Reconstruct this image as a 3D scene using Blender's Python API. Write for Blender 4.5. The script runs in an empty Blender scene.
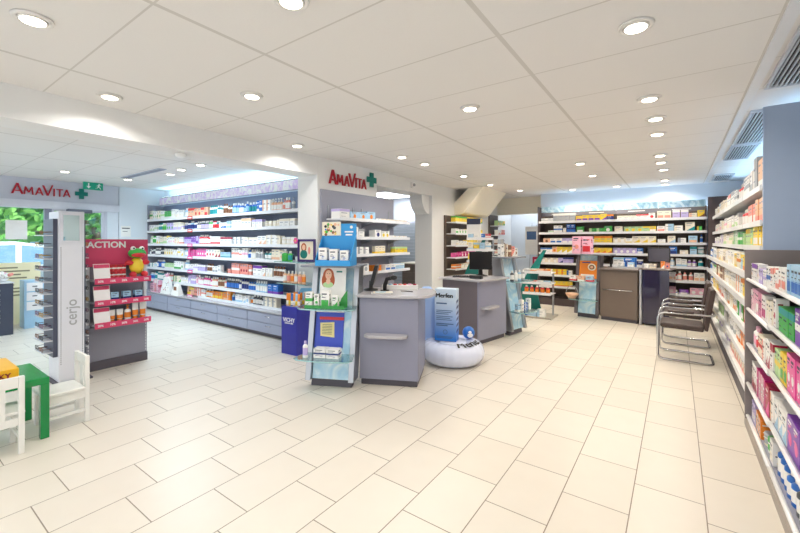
import bpy, bmesh, math, random
from math import sin, cos, pi, radians, atan2, hypot
from mathutils import Matrix, Vector
RND = random.Random(7)
scn = bpy.context.scene
COL = scn.collection

# ------------------------------------------------------------------ materials
def lin(h):
    h = h.lstrip('#')
    o = []
    for i in (0, 2, 4):
        v = int(h[i:i+2], 16) / 255
        o.append(v/12.92 if v <= .04045 else ((v+.055)/1.055)**2.4)
    return tuple(o) + (1,)
MATS = {}
def mat(name, hexc, rough=.5, metal=0, emit=0, vary=.06, scale=9, coat=0, alpha=None, trans=0):
    if name in MATS: return MATS[name]
    m = bpy.data.materials.new(name); m.use_nodes = True
    nt = m.node_tree; b = nt.nodes['Principled BSDF']
    c = lin(hexc)
    if vary and not emit:
        tc = nt.nodes.new('ShaderNodeTexCoord'); n = nt.nodes.new('ShaderNodeTexNoise')
        n.inputs['Scale'].default_value = scale; n.inputs['Detail'].default_value = 2
        nt.links.new(tc.outputs['Object'], n.inputs['Vector'])
        r = nt.nodes.new('ShaderNodeMix'); r.data_type = 'RGBA'
        r.inputs[6].default_value = tuple(x*(1-vary) for x in c[:3]) + (1,)
        r.inputs[7].default_value = tuple(min(1, x*(1+vary)) for x in c[:3]) + (1,)
        nt.links.new(n.outputs['Fac'], r.inputs[0]); nt.links.new(r.outputs[2], b.inputs['Base Color'])
    else:
        b.inputs['Base Color'].default_value = c
    b.inputs['Roughness'].default_value = rough; b.inputs['Metallic'].default_value = metal
    if coat: b.inputs['Coat Weight'].default_value = coat
    if trans: b.inputs['Transmission Weight'].default_value = trans
    if alpha is not None: b.inputs['Alpha'].default_value = alpha
    if emit:
        b.inputs['Emission Color'].default_value = c; b.inputs['Emission Strength'].default_value = emit
    MATS[name] = m
    return m
def glassmat(name, tint, gloss=.1):
    m = bpy.data.materials.new(name); m.use_nodes = True; nt = m.node_tree
    nt.nodes.remove(nt.nodes['Principled BSDF'])
    out = nt.nodes['Material Output']
    t = nt.nodes.new('ShaderNodeBsdfTransparent'); t.inputs[0].default_value = lin(tint)
    g = nt.nodes.new('ShaderNodeBsdfGlossy'); g.inputs['Roughness'].default_value = .04
    f = nt.nodes.new('ShaderNodeLayerWeight'); f.inputs['Blend'].default_value = .35
    mm = nt.nodes.new('ShaderNodeMath'); mm.operation = 'MULTIPLY_ADD'
    mm.inputs[1].default_value = .45; mm.inputs[2].default_value = gloss
    x = nt.nodes.new('ShaderNodeMixShader')
    nt.links.new(f.outputs['Facing'], mm.inputs[0])
    nt.links.new(mm.outputs[0], x.inputs[0]); nt.links.new(t.outputs[0], x.inputs[1])
    nt.links.new(g.outputs[0], x.inputs[2]); nt.links.new(x.outputs[0], out.inputs[0])
    return m
# colour names used for merchandise
PAL = {'white':'#f2f1ee','cream':'#efe6d2','pale-blue':'#a9d0ea','blue':'#2a6fc4','navy':'#22357c','teal':'#1f9aa0',
 'green':'#3fb24a','pale-green':'#b9dda0','yellow':'#f2d23a','orange':'#ee8a2a','peach':'#f0bf9c','salmon':'#ee9a8c',
 'pink':'#f3b9cf','hot-pink':'#ea5aa4','magenta':'#c31d78','crimson':'#a8133f','red':'#d8303a','purple':'#7c3fae',
 'lavender':'#c3b4e4','brown':'#8a5a3c','grey':'#a9adb2','dark-grey':'#4c5058','black':'#1d1d20'}
def pm(c): return mat('print_'+c, PAL[c], .38, vary=.05, scale=14)
GREY = mat('grey_laminate', '#9799a8', .42, vary=.03)
GREYD = mat('grey_laminate_dark', '#75757f', .42, vary=.03)
PLINTH = mat('plinth_dark', '#55515a', .5)
BROWN = mat('umber_laminate', '#6f6259', .45, vary=.05)
SHELFW = mat('shelf_white_metal', '#e9ebee', .35, vary=.02)
WHITE = mat('white_paint', '#eeeeec', .55, vary=.02)
WHITEP = mat('white_plastic', '#f3f3f3', .3, vary=.02)
DRAWER = mat('drawer_front_grey', '#9aa0b6', .38, vary=.03)
TOPM = mat('worktop_grey', '#b5b3b8', .25, vary=.04)
CHROME = mat('chrome', '#d8d8da', .12, 1, vary=0)
ALU = mat('brushed_aluminium', '#b9bcc2', .32, .85, vary=.05)
BLACK = mat('black_plastic', '#18181b', .35, vary=.1)
LEATHER = mat('dark_leather', '#42332f', .42, vary=.15, scale=20)
SCREEN = mat('screen_glass', '#10141c', .08, vary=0)
GLASS = glassmat('clear_glass', '#e9f4f5', .06)
SHELFG = glassmat('shelf_glass', '#cfe6ea', .12)
SHELFE = mat('glass_edge', '#9cc7c9', .15, vary=.05)
INK = mat('ink_dark', '#3b4150', .5, vary=0)
INKL = mat('ink_light', '#9097a8', .5, vary=0)
INKB = mat('ink_black', '#17181c', .5, vary=0)
SIGNRED = mat('sign_red', '#b3122c', .4, vary=.02)
SIGNGRN = mat('sign_green', '#00796f', .4, vary=.02)

# ------------------------------------------------------------------ mesh builder
class MB:
    def __init__(s): s.v = []; s.f = []; s.m = []; s.sm = []; s.mats = []
    def mi(s, m):
        if m not in s.mats: s.mats.append(m)
        return s.mats.index(m)
    def face(s, pts, m, smooth=False):
        i = len(s.v); s.v += [tuple(p) for p in pts]
        s.f.append(tuple(range(i, i+len(pts)))); s.m.append(s.mi(m)); s.sm.append(smooth)
    def box(s, x0, x1, y0, y1, z0, z1, m, shear=0, T=None):
        P = [(x, y, z) for z in (z0, z1) for y in (y0, y1) for x in (x0, x1)]
        if shear: P = [(x, y+shear*z, z) for x, y, z in P]
        if T: P = [T(p) for p in P]
        i = len(s.v); s.v += P; k = s.mi(m)
        for q in ((0,2,3,1),(4,5,7,6),(0,1,5,4),(2,6,7,3),(0,4,6,2),(1,3,7,5)):
            s.f.append(tuple(i+a for a in q)); s.m.append(k); s.sm.append(False)
        return s
    def prism(s, poly, z0, z1, m, T=lambda p: p, smooth=False):
        # poly: 2D points counter-clockwise, extruded along the third axis; T maps (a,b,c)
        n = len(poly); i = len(s.v); k = s.mi(m)
        s.v += [T((a, b, z0)) for a, b in poly] + [T((a, b, z1)) for a, b in poly]
        s.f.append(tuple(i+j for j in reversed(range(n)))); s.f.append(tuple(i+n+j for j in range(n)))
        s.m += [k, k]; s.sm += [False, False]
        for j in range(n):
            q = (j+1) % n
            s.f.append((i+j, i+q, i+n+q, i+n+j)); s.m.append(k); s.sm.append(smooth)
        return s
    def lathe(s, prof, m, c=(0, 0, 0), seg=12, sy=1, smooth=True):
        # prof: [(r, z, mat_or_None)...]; material of the ring above the point
        rings = []
        for p in prof:
            r, z = p[0], p[1]; i = len(s.v)
            if r < 1e-6:
                s.v.append((c[0], c[1], c[2]+z)); rings.append([i])
            else:
                s.v += [(c[0]+r*cos(2*pi*a/seg), c[1]+r*sy*sin(2*pi*a/seg), c[2]+z) for a in range(seg)]
                rings.append(list(range(i, i+seg)))
        for j in range(len(prof)-1):
            A, B = rings[j], rings[j+1]
            mm = prof[j][2] if len(prof[j]) > 2 and prof[j][2] else m; k = s.mi(mm)
            for a in range(seg):
                b = (a+1) % seg
                if len(A) == 1 and len(B) == 1: break
                if len(A) == 1: s.f.append((A[0], B[b], B[a]))
                elif len(B) == 1: s.f.append((A[a], A[b], B[0]))
                else: s.f.append((A[a], A[b], B[b], B[a]))
                s.m.append(k); s.sm.append(smooth)
        return s
    def ball(s, c, r, m, seg=14, rings=9, R=None):
        r = (r, r, r) if not hasattr(r, '__len__') else r
        k = s.mi(m); idx = []
        for j in range(rings+1):
            t = pi*j/rings; row = []
            n = 1 if j in (0, rings) else seg
            for a in range(n):
                p = Vector((r[0]*sin(t)*cos(2*pi*a/seg), r[1]*sin(t)*sin(2*pi*a/seg), -r[2]*cos(t)))
                if R: p = R @ p
                row.append(len(s.v)); s.v.append(tuple(p + Vector(c)))
            idx.append(row)
        for j in range(rings):
            A, B = idx[j], idx[j+1]
            for a in range(seg):
                b = (a+1) % seg
                if len(A) == 1: s.f.append((A[0], B[b], B[a]))
                elif len(B) == 1: s.f.append((A[a], A[b], B[0]))
                else: s.f.append((A[a], A[b], B[b], B[a]))
                s.m.append(k); s.sm.append(True)
        return s
    def tube(s, pts, r, m, seg=8, closed=False):
        pts = [Vector(p) for p in pts]; k = s.mi(m); n = len(pts); rings = []
        up = None
        for j in range(n):
            a = pts[j-1] if (j or closed) else pts[0]; b = pts[(j+1) % n] if (j < n-1 or closed) else pts[j]
            d = (b-a).normalized()
            if up is None:
                up = Vector((0, 0, 1)) if abs(d.z) < .9 else Vector((1, 0, 0))
            u = d.cross(up)
            if u.length < 1e-5: u = d.orthogonal()
            u.normalize(); w = u.cross(d).normalized(); up = w
            i = len(s.v)
            s.v += [tuple(pts[j] + u*r*cos(2*pi*q/seg) + w*r*sin(2*pi*q/seg)) for q in range(seg)]
            rings.append(i)
        for j in range(n if closed else n-1):
            A, B = rings[j], rings[(j+1) % n]
            for q in range(seg):
                p = (q+1) % seg
                s.f.append((A+q, A+p, B+p, B+q)); s.m.append(k); s.sm.append(True)
        if not closed:
            s.f.append(tuple(rings[0]+q for q in reversed(range(seg)))); s.f.append(tuple(rings[-1]+q for q in range(seg)))
            s.m += [k, k]; s.sm += [False, False]
        return s
    def loft(s, rings, mfn, loop=False, cap=True):
        n = len(rings[0]); base = len(s.v)
        for r in rings: s.v += [tuple(p) for p in r]
        N = len(rings)
        for i in range(N if loop else N-1):
            A, B = base+i*n, base+((i+1) % N)*n; k = s.mi(mfn(i))
            for j in range(n):
                q = (j+1) % n
                s.f.append((A+j, A+q, B+q, B+j)); s.m.append(k); s.sm.append(True)
        if cap and not loop:
            s.f.append(tuple(base+j for j in reversed(range(n)))); s.m.append(s.mi(mfn(0))); s.sm.append(False)
            s.f.append(tuple(base+(N-1)*n+j for j in range(n))); s.m.append(s.mi(mfn(N-2))); s.sm.append(False)
        return s
    def mesh(s, name, bevel=0, bseg=2):
        me = bpy.data.meshes.new(name)
        me.from_pydata(s.v, [], s.f)
        for m in s.mats: me.materials.append(m)
        me.polygons.foreach_set('material_index', s.m)
        me.polygons.foreach_set('use_smooth', s.sm)
        me.update()
        bm = bmesh.new(); bm.from_mesh(me)
        bmesh.ops.recalc_face_normals(bm, faces=bm.faces)
        if bevel:
            es = [e for e in bm.edges if len(e.link_faces) == 2 and e.calc_face_angle(0) > .6]
            bmesh.ops.bevel(bm, geom=es, offset=bevel, segments=bseg, profile=.5, affect='EDGES', clamp_overlap=True)
        bm.to_mesh(me); bm.free()
        return me
    def build(s, name, parent=None, loc=(0, 0, 0), rot=0, bevel=0, bseg=2):
        o = bpy.data.objects.new(name, s.mesh(name, bevel, bseg)); COL.objects.link(o)
        o.location = loc
        o.rotation_euler = rot if hasattr(rot, '__len__') else (0, 0, rot)
        if parent: o.parent = parent
        return o

def tag(o, label, cat, group=None, kind=None):
    o['label'] = label; o['category'] = cat
    if group: o['group'] = group
    if kind: o['kind'] = kind
    return o
def thing(name, label, cat, loc=(0, 0, 0), rot=0, group=None):
    o = bpy.data.objects.new(name, None); COL.objects.link(o); o.empty_display_size = .1
    o.location = loc; o.rotation_euler = (0, 0, rot)
    return tag(o, label, cat, group)
def struct(o, label=None, cat=None):
    o['kind'] = 'structure'
    if label: o['label'] = label
    if cat: o['category'] = cat
    return o
def text(name, s, size, m, parent, loc, rot=(pi/2, 0, 0), ext=.002, bold=0, align='CENTER', sx=1):
    cu = bpy.data.curves.new(name, 'FONT'); cu.body = s; cu.size = size; cu.extrude = ext; cu.offset = bold
    fat = 0
    if bold and 'M' in s: fat = bold; cu.offset = 0
    cu.align_x = align; cu.align_y = 'CENTER'; cu.resolution_u = 3
    t = bpy.data.objects.new(name+'_curve', cu); COL.objects.link(t)
    dg = bpy.context.evaluated_depsgraph_get()
    me = bpy.data.meshes.new_from_object(t.evaluated_get(dg)); me.name = name
    bpy.data.objects.remove(t); bpy.data.curves.remove(cu)
    if fat:
        bm = bmesh.new(); bm.from_mesh(me); base = list(bm.verts)+list(bm.edges)+list(bm.faces)
        for dx, dy in ((fat*1.5, 0), (-fat*1.5, 0), (0, fat)):
            g = bmesh.ops.duplicate(bm, geom=base)['geom']
            bmesh.ops.translate(bm, vec=(dx, dy, 0), verts=[q for q in g if isinstance(q, bmesh.types.BMVert)])
        bm.to_mesh(me); bm.free()
    me.materials.clear(); me.materials.append(m)
    o = bpy.data.objects.new(name, me); COL.objects.link(o)
    o.location = loc; o.rotation_euler = rot; o.scale = (sx, 1, 1)
    if parent: o.parent = parent
    return o
def ordinal(n):
    if 10 <= n % 100 <= 20: return '%dth' % n
    return '%d%s' % (n, {1: 'st', 2: 'nd', 3: 'rd'}.get(n % 10, 'th'))

# ------------------------------------------------------------------ merchandise
SKU = {}
def decal(mb, w, h, x0, x1, z0, z1, m, y=-.0008):
    mb.face([(w*(x0-.5), y, h*z0), (w*(x1-.5), y, h*z0), (w*(x1-.5), y, h*z1), (w*(x0-.5), y, h*z1)], m)
def wrap(mb, w, d, h, z0, z1, m):
    decal(mb, w, h, 0, 1, z0, z1, m)
    for sx in (-1, 1):
        x = sx*(w/2+.0008)
        mb.face([(x, 0, h*z0), (x, d, h*z0), (x, d, h*z1), (x, 0, h*z1)], m)
def carton(w, d, h, base, acc, style, fine):
    mb = MB(); B, A = pm(base), pm(acc)
    mb.box(-w/2, w/2, 0, d, 0, h, B)
    ink = (INK if fine else INKL) if base not in ('navy', 'black', 'dark-grey', 'crimson', 'purple', 'blue', 'magenta') else pm('white')
    r = random.Random(style*31+int(w*1000))
    st = style % 7
    if st == 0: wrap(mb, w, d, h, .02, .3, A); bars = (.55, .85)
    elif st == 1: wrap(mb, w, d, h, .72, .98, A); bars = (.2, .6)
    elif st == 2: decal(mb, w, h, .0, .34, 0, 1, A); bars = (.3, .7)
    elif st == 3: wrap(mb, w, d, h, .4, .6, A); bars = (.68, .9)
    elif st == 4:
        mb.face([(-w/2, -.0008, 0), (w/2, -.0008, 0), (w/2, -.0008, h*.55)], A); bars = (.6, .85)
    elif st == 5:
        n = 10; rr = min(w, h)*.28
        mb.face([(rr*cos(2*pi*i/n), -.0008, h*.4+rr*sin(2*pi*i/n)) for i in range(n)], A); bars = (.75, .9)
    else: decal(mb, w, h, .08, .92, .12, .45, A); bars = (.58, .82)
    decal(mb, w, h, .14, .74, bars[1]-.07, bars[1], ink, -.0012)
    decal(mb, w, h, .14, .6, bars[0], bars[0]+.035, ink, -.0012)
    if fine:
        for i in range(7):
            x0 = r.uniform(.08, .6); z0 = r.uniform(.08, .8)
            decal(mb, w, h, x0, x0+r.uniform(.1, .32), z0, z0+r.uniform(.02, .05), r.choice([INKL, A, A]), -.0014)
        for sx in (-1, 1):
            x = sx*(w/2+.001)
            for i in range(4):
                y0 = d*r.uniform(.1, .4); z0 = h*r.uniform(.1, .8)
                mb.face([(x, y0, z0), (x, y0+d*.4, z0), (x, y0+d*.4, z0+h*.06), (x, y0, z0+h*.06)], r.choice([ink, A]))
    return mb
def bottle_prof(kind, r, h, B, A, C):
    if kind == 'b':
        return ([(0, 0, B), (r*.92, 0, B), (r, .01*h+.002, B), (r, .16*h, A), (r, .6*h, B), (r*.98, .7*h, B), (r*.45, .8*h, B), (0, .8*h)],
                [(r*.46, .8*h), (r*.5, .81*h), (r*.48, .98*h), (r*.4, h), (0, h)])
    if kind == 'p':
        return ([(0, 0, B), (r*.92, 0, B), (r, .01*h+.002, B), (r, .14*h, A), (r, .5*h, B), (r, .64*h, B), (r*.35, .72*h, B), (0, .72*h)],
                [(r*.4, .72*h), (r*.4, .8*h), (r*.15, .81*h), (r*.15, .92*h), (r*.55, .925*h), (r*.5, h), (0, h)])
    if kind == 'j':
        return ([(0, 0, B), (r*.95, 0, B), (r, .05*h, B), (r, .2*h, A), (r, .6*h, B), (r*.97, .7*h, B), (0, .7*h)],
                [(r*1.02, .7*h), (r*1.04, .74*h), (r*1.02, .97*h), (r*.9, h), (0, h)])
    return ([(0, 0)], [(0, 0)])
def sku(kind, w, h, base, acc, style, near=False):
    d = {'c': max(.05, w*.8)}.get(kind, w*.8)
    key = (kind, round(w, 3), round(h, 3), base, acc, style % 7, near)
    if key in SKU: return SKU[key]
    B, A = pm(base), pm(acc)
    C = pm('white') if base not in ('white', 'cream') else A
    if kind == 'c':
        res = [('carton', carton(w, d, h, base, acc, style, near).mesh('carton'), None)]
    elif kind == 't':
        mb = MB(); r = w/2; n = 12
        secs = [(.14, r*.75, r*.75), (.2, r*.9, r*.85), (.5, r*.97, r*.6), (.9, r, r*.18), (1, r, r*.06)]
        mb.loft([[(a*cos(2*pi*i/n), r+b*sin(2*pi*i/n), z*h) for i in range(n)] for z, a, b in secs], lambda q: A if q == 1 else B)
        cap = MB(); cap.lathe([(0, 0), (r*.8, 0), (r*.72, .15*h), (0, .15*h)], C, (0, r, 0), 12)
        if near: res = [('tube', mb.mesh('tube'), None), ('cap', cap.mesh('cap'), None)]
        else:
            mb.lathe([(0, 0), (r*.8, 0), (r*.72, .15*h), (0, .15*h)], C, (0, r, 0), 12)
            res = [('tube', mb.mesh('tube'), None)]
    else:
        r = w/2; P, Q = bottle_prof(kind, r, h, B, A, C); n = 16 if near else 10
        mb = MB(); mb.lathe(P, B, (0, r, 0), n, .8)
        if near:
            cp = MB(); cp.lathe([(0, Q[0][1])]+Q, C, (0, r, 0), n, .8)
            if kind == 'p': cp.box(-r*.2, r*.2, 0, r, h*.93, h*.99, C)
            res = [('body', mb.mesh('bottle_body'), None), ('cap', cp.mesh('bottle_cap'), None)]
        else:
            mb.lathe([(0, Q[0][1])]+Q, C, (0, r, 0), n, .8)
            res = [('bottle', mb.mesh('bottle'), None)]
    SKU[key] = res
    return res
KIND = {'c': ('carton', 'box'), 'b': ('bottle', 'bottle'), 'p': ('dispenser', 'pump bottle'), 'j': ('jar', 'jar'), 't': ('tube', 'tube')}
def put(name, kind, w, h, base, acc, style, loc, rot, label, cat=None, group=None, near=False):
    res = sku(kind, w, h, base, acc, style, near)
    if len(res) == 1:
        o = bpy.data.objects.new(name, res[0][1]); COL.objects.link(o)
        o.location = loc; o.rotation_euler = (0, 0, rot)
        return tag(o, label, cat or KIND[kind][1], group)
    e = thing(name, label, cat or KIND[kind][1], loc, rot, group)
    for nm, me, _ in res:
        o = bpy.data.objects.new(nm, me); COL.objects.link(o); o.parent = e
    return e
def row(loc, rot, segs, z, y0, where, grp, names, near=False, first='left', ordfrom=0, jit=.012):
    """a row of goods along local x of a shelving frame; every one its own object"""
    n = ordfrom; c, s_ = cos(rot), sin(rot)
    for (a, b, kind, pals, h, w) in segs:
        x = a; L = b-a
        if L < w*.6: continue
        cnt = max(1, int((L+.004)//(w+.004))); wi = min(w, (L-.004*(cnt-1))/cnt) if cnt == 1 else w
        pitch = L/cnt
        if kind == 'c': wi = min(w*1.35, pitch-.003)
        else: wi = min(w*1.15, pitch-.002)
        i = 0
        while i < cnt:
            p = RND.choice(pals); base, acc = p.split('/')
            run = RND.choice([1, 2, 2, 3, 3, 4]); st = RND.randint(0, 6)
            hh = round(h*RND.choice([.84, .92, 1, 1, 1.04]), 3)
            for _ in range(run):
                if i >= cnt: break
                n += 1; xx = x+pitch*(i+.5); yy = y0+RND.uniform(0, jit)
                wl = (loc[0]+c*xx-s_*yy, loc[1]+s_*xx+c*yy, loc[2]+z)
                kn = KIND[kind][0]
                put(names[kind], kind, round(wi, 3), hh, base, acc, st, wl, rot,
                    '%s-and-%s %s %s from %s on %s' % (base, acc, kn, ordinal(n), first, where) if base != acc else
                    '%s %s %s from %s on %s' % (base, kn, ordinal(n), first, where), None, grp, near)
                i += 1
    return n
ROWN = ['top', 'second', 'third', 'fourth', 'fifth', 'sixth', 'lowest']

def shelving(label, loc, rot, w, depth, h, levels, sdepth, back, side, board, grp=None, z0=0, drawers=0, header=None,
             nback=.02, sides=(True, True), rail=None, boardfront=0.0, base=None, skip=(), name='shelving_unit', thick=.022, tags=()):
    """local: x right from 0..w, y 0 at the shelf front edge going back to depth, z up"""
    e = thing(name, label, 'shelves', loc, rot, grp)
    MB().box(0, w, depth-nback, depth, z0, h, back).build('back_panel', e)
    for i, x in enumerate((0, w-.018)):
        if sides[i]: MB().box(x, x+.018, boardfront+.0, depth-nback, z0, h, side).build('side_panel', e)
    for k, z in enumerate(levels):
        if k in skip: continue
        b = MB().box(.019 if sides[0] else .0005, w-(.019 if sides[1] else .0005), .012, depth-nback-.001, z-thick, z, board).build('shelf', e)
        r = MB().box(.0005, w-.0005, -.012, .012, z-thick-.012, z+.014, rail or board).build('price_rail', e)
        if k in tags:
            pass
    if drawers:
        cols, rows, dh, fy = drawers
        MB().box(.002, w-.002, fy+.022, depth-.001, .06, dh+.012, side).build('drawer_carcass', e)
        MB().box(.002, w-.002, fy+.06, depth-.002, 0, .06, PLINTH).build('plinth', e)
        MB().box(.0, w, fy-.005, depth-.003, dh+.013, dh+.036, TOPM).build('worktop', e, bevel=.004)
        cw = w/cols
        for i in range(cols):
            for j in range(rows):
                zz = .065+(dh-.065)/rows*j
                d_ = MB().box(i*cw+.006, (i+1)*cw-.006, fy, fy+.02, zz+.004, zz+(dh-.065)/rows-.004, DRAWER).build('drawer', e, bevel=.003)
                MB().tube([(i*cw+cw/2-.06, fy-.002, zz+.11), (i*cw+cw/2-.055, fy-.02, zz+.11), (i*cw+cw/2+.055, fy-.02, zz+.11), (i*cw+cw/2+.06, fy-.002, zz+.11)], .005, CHROME, 6).build('handle', d_)
    if base:
        MB().box(.003, w-.003, .02, depth-.001, 0, base, side).build('plinth', e)
    return e
# ------------------------------------------------------------------ setting
def nodes(m):
    nt = m.node_tree
    def N(t, *ins, **kw):
        n = nt.nodes.new(t)
        for k, v in kw.items(): setattr(n, k, v)
        for i, v in enumerate(ins):
            if v is None: continue
            if hasattr(v, 'links') or hasattr(v, 'is_output'): nt.links.new(v, n.inputs[i])
            else: n.inputs[i].default_value = v
        return n
    return nt, N
def floor_material():
    m = bpy.data.materials.new('porcelain_floor_tiles'); m.use_nodes = True
    nt, N = nodes(m); b = nt.nodes['Principled BSDF']
    geo = N('ShaderNodeNewGeometry'); sp = N('ShaderNodeSeparateXYZ', geo.outputs['Position'])
    M = lambda op, a, b_=None: N('ShaderNodeMath', a, b_, operation=op).outputs[0]
    u = M('DIVIDE', M('ADD', sp.outputs[0], .205), .334)
    k = M('FLOOR', u); fu = M('FRACT', u)
    v = M('ADD', M('DIVIDE', M('SUBTRACT', sp.outputs[1], 2.213), .497), M('DIVIDE', k, 3.0))
    kv = M('FLOOR', v); fv = M('FRACT', v)
    eu = M('MULTIPLY', M('MINIMUM', fu, M('SUBTRACT', 1.0, fu)), .334)
    ev = M('MULTIPLY', M('MINIMUM', fv, M('SUBTRACT', 1.0, fv)), .497)
    e = M('MINIMUM', eu, ev)
    g = M('LESS_THAN', e, .0028)
    cv = N('ShaderNodeCombineXYZ', k, kv, 0.0)
    wn = N('ShaderNodeTexWhiteNoise', cv.outputs[0], noise_dimensions='3D')
    ns = N('ShaderNodeTexNoise', geo.outputs['Position']); ns.inputs['Scale'].default_value = 7; ns.inputs['Detail'].default_value = 6
    f = M('ADD', M('MULTIPLY', wn.outputs[0], .55), M('MULTIPLY', ns.outputs[0], .45))
    c1 = N('ShaderNodeMix', data_type='RGBA'); nt.links.new(f, c1.inputs[0])
    c1.inputs[6].default_value = lin('#d6cec1'); c1.inputs[7].default_value = lin('#e2dbcf')
    c2 = N('ShaderNodeMix', data_type='RGBA'); nt.links.new(g, c2.inputs[0])
    nt.links.new(c1.outputs[2], c2.inputs[6]); c2.inputs[7].default_value = lin('#857868')
    nt.links.new(c2.outputs[2], b.inputs['Base Color'])
    b.inputs['Roughness'].default_value = .34
    bp = N('ShaderNodeBump'); bp.inputs['Strength'].default_value = .3; bp.inputs['Distance'].default_value = .002
    nt.links.new(M('MINIMUM', M('MULTIPLY', e, 250.0), 1.0), bp.inputs['Height']); nt.links.new(bp.outputs[0], b.inputs['Normal'])
    return m
def ceiling_material(name, base, line, y0):
    m = bpy.data.materials.new(name); m.use_nodes = True
    nt, N = nodes(m); b = nt.nodes['Principled BSDF']
    geo = N('ShaderNodeNewGeometry'); sp = N('ShaderNodeSeparateXYZ', geo.outputs['Position'])
    M = lambda op, a, b_=None: N('ShaderNodeMath', a, b_, operation=op).outputs[0]
    fu = M('FRACT', M('DIVIDE', M('ADD', sp.outputs[0], .81), 1.25))
    fv = M('FRACT', M('DIVIDE', M('SUBTRACT', sp.outputs[1], y0), .625))
    eu = M('MULTIPLY', M('MINIMUM', fu, M('SUBTRACT', 1.0, fu)), 1.25)
    ev = M('MULTIPLY', M('MINIMUM', fv, M('SUBTRACT', 1.0, fv)), .625)
    g1 = M('LESS_THAN', eu, .014); g2 = M('LESS_THAN', ev, .0055); g = M('MAXIMUM', g1, g2)
    ns = N('ShaderNodeTexNoise', geo.outputs['Position']); ns.inputs['Scale'].default_value = 90; ns.inputs['Detail'].default_value = 3
    c1 = N('ShaderNodeMix', data_type='RGBA'); nt.links.new(ns.outputs[0], c1.inputs[0])
    c1.inputs[6].default_value = lin(base); c1.inputs[7].default_value = tuple(min(1, x*1.04) for x in lin(base)[:3])+(1,)
    c2 = N('ShaderNodeMix', data_type='RGBA'); nt.links.new(g, c2.inputs[0])
    nt.links.new(c1.outputs[2], c2.inputs[6]); c2.inputs[7].default_value = lin(line)
    nt.links.new(c2.outputs[2], b.inputs['Base Color']); b.inputs['Roughness'].default_value = .8
    return m
def pattern_material(name, a, b_, c, scale, dist=1.5):
    m = bpy.data.materials.new(name); m.use_nodes = True
    nt, N = nodes(m); b = nt.nodes['Principled BSDF']
    tc = N('ShaderNodeTexCoord'); n = N('ShaderNodeTexNoise', tc.outputs['Object'])
    n.inputs['Scale'].default_value = scale; n.inputs['Detail'].default_value = 3; n.inputs['Distortion'].default_value = dist
    r = nt.nodes.new('ShaderNodeValToRGB'); e = r.color_ramp.elements
    e[0].position = .35; e[0].color = lin(a); e[1].position = .62; e[1].color = lin(b_)
    x = r.color_ramp.elements.new(.5); x.color = lin(c)
    nt.links.new(n.outputs['Fac'], r.inputs[0]); nt.links.new(r.outputs[0], b.inputs['Base Color'])
    b.inputs['Roughness'].default_value = .35
    return m
FLOORM = floor_material()
CEILM = ceiling_material('ceiling_panels', '#e9e7e5', '#d3d0cc', .835)
WALLM = mat('wall_white', '#eceded', .6, vary=.015)
WALLB = mat('wall_cool_white', '#dfe6ee', .6, vary=.015)
WALLC = mat('wall_cream', '#f8f1e0', .6, vary=.015)
FRAMEM = mat('door_frame_grey', '#c9ccd8', .4, vary=.02)
def sbox(name, x0, x1, y0, y1, z0, z1, m, bevel=0):
    return struct(MB().box(x0, x1, y0, y1, z0, z1, m).build(name, bevel=bevel))
sbox('floor', -9.62, 1.12, -3, 11.4, -.1, 0, FLOORM)
sbox('ceiling', -9.62, 1.12, -3, 11.4, 2.6, 2.7, CEILM)
sbox('wall_right', 1.02, 1.12, -3, 9.72, 0, 2.6, WALLB)
sbox('wall_back', -2.6, 1.12, 9.72, 9.82, 0, 2.6, WALLB)
sbox('wall_passage_right', -2.7, -2.6, 9.72, 11.2, 0, 2.6, WALLB)
sbox('wall_passage_end', -3.96, -2.6, 11.2, 11.3, 0, 2.6, WALLB)
sbox('trim_1', -3.96, -2.6, 10.1, 10.2, 2.165, 2.6, WALLC)          # bulkhead over the passage
sbox('wall_left', -4.36, -3.96, 3.63, 4.91, 0, 2.6, WALLM)
sbox('wall_left_far', -4.36, -3.96, 6.65, 11.3, 0, 2.6, WALLM)
sbox('trim_2', -4.36, -3.96, 4.912, 6.648, 2.36, 2.6, WALLM)         # header over the opening
sbox('trim_3', -4.31, -3.96, -3, 3.628, 2.35, 2.6, WALLM)            # long ceiling beam
gb = MB(); gp = [(6.648, 2.358), (6.36, 2.358)] + [(6.36+.288*(1-cos(a)), 2.358-.36*sin(a)) for a in [pi/2*i/6 for i in range(1, 7)]]
gb.prism([(a, b) for a, b in gp], -4.3, -4.02, WALLM, T=lambda p: (p[2], p[0], p[1]))
struct(gb.build('trim_4'))
sbox('wall_back_left', -9.62, -4.36, 4.1, 4.2, 0, 2.6, WALLB)
sbox('wall_back_room_end', -8.3, -4.36, 8.4, 8.5, 0, 2.6, WALLB)
sbox('wall_back_room_side', -8.4, -8.3, 4.2, 8.5, 0, 2.6, WALLB)
sbox('wall_entrance', -9.62, -9.52, 3.21, 4.1, 0, 2.6, WALLB)
sbox('trim_5', -9.62, -9.53, -3, 3.205, 2.2, 2.6, FRAMEM)            # sign band above the entrance
sbox('trim_6', -9.66, -9.49, -3, 3.205, 2.06, 2.2, mat('lintel_light', '#d9dce6', .4))
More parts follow.
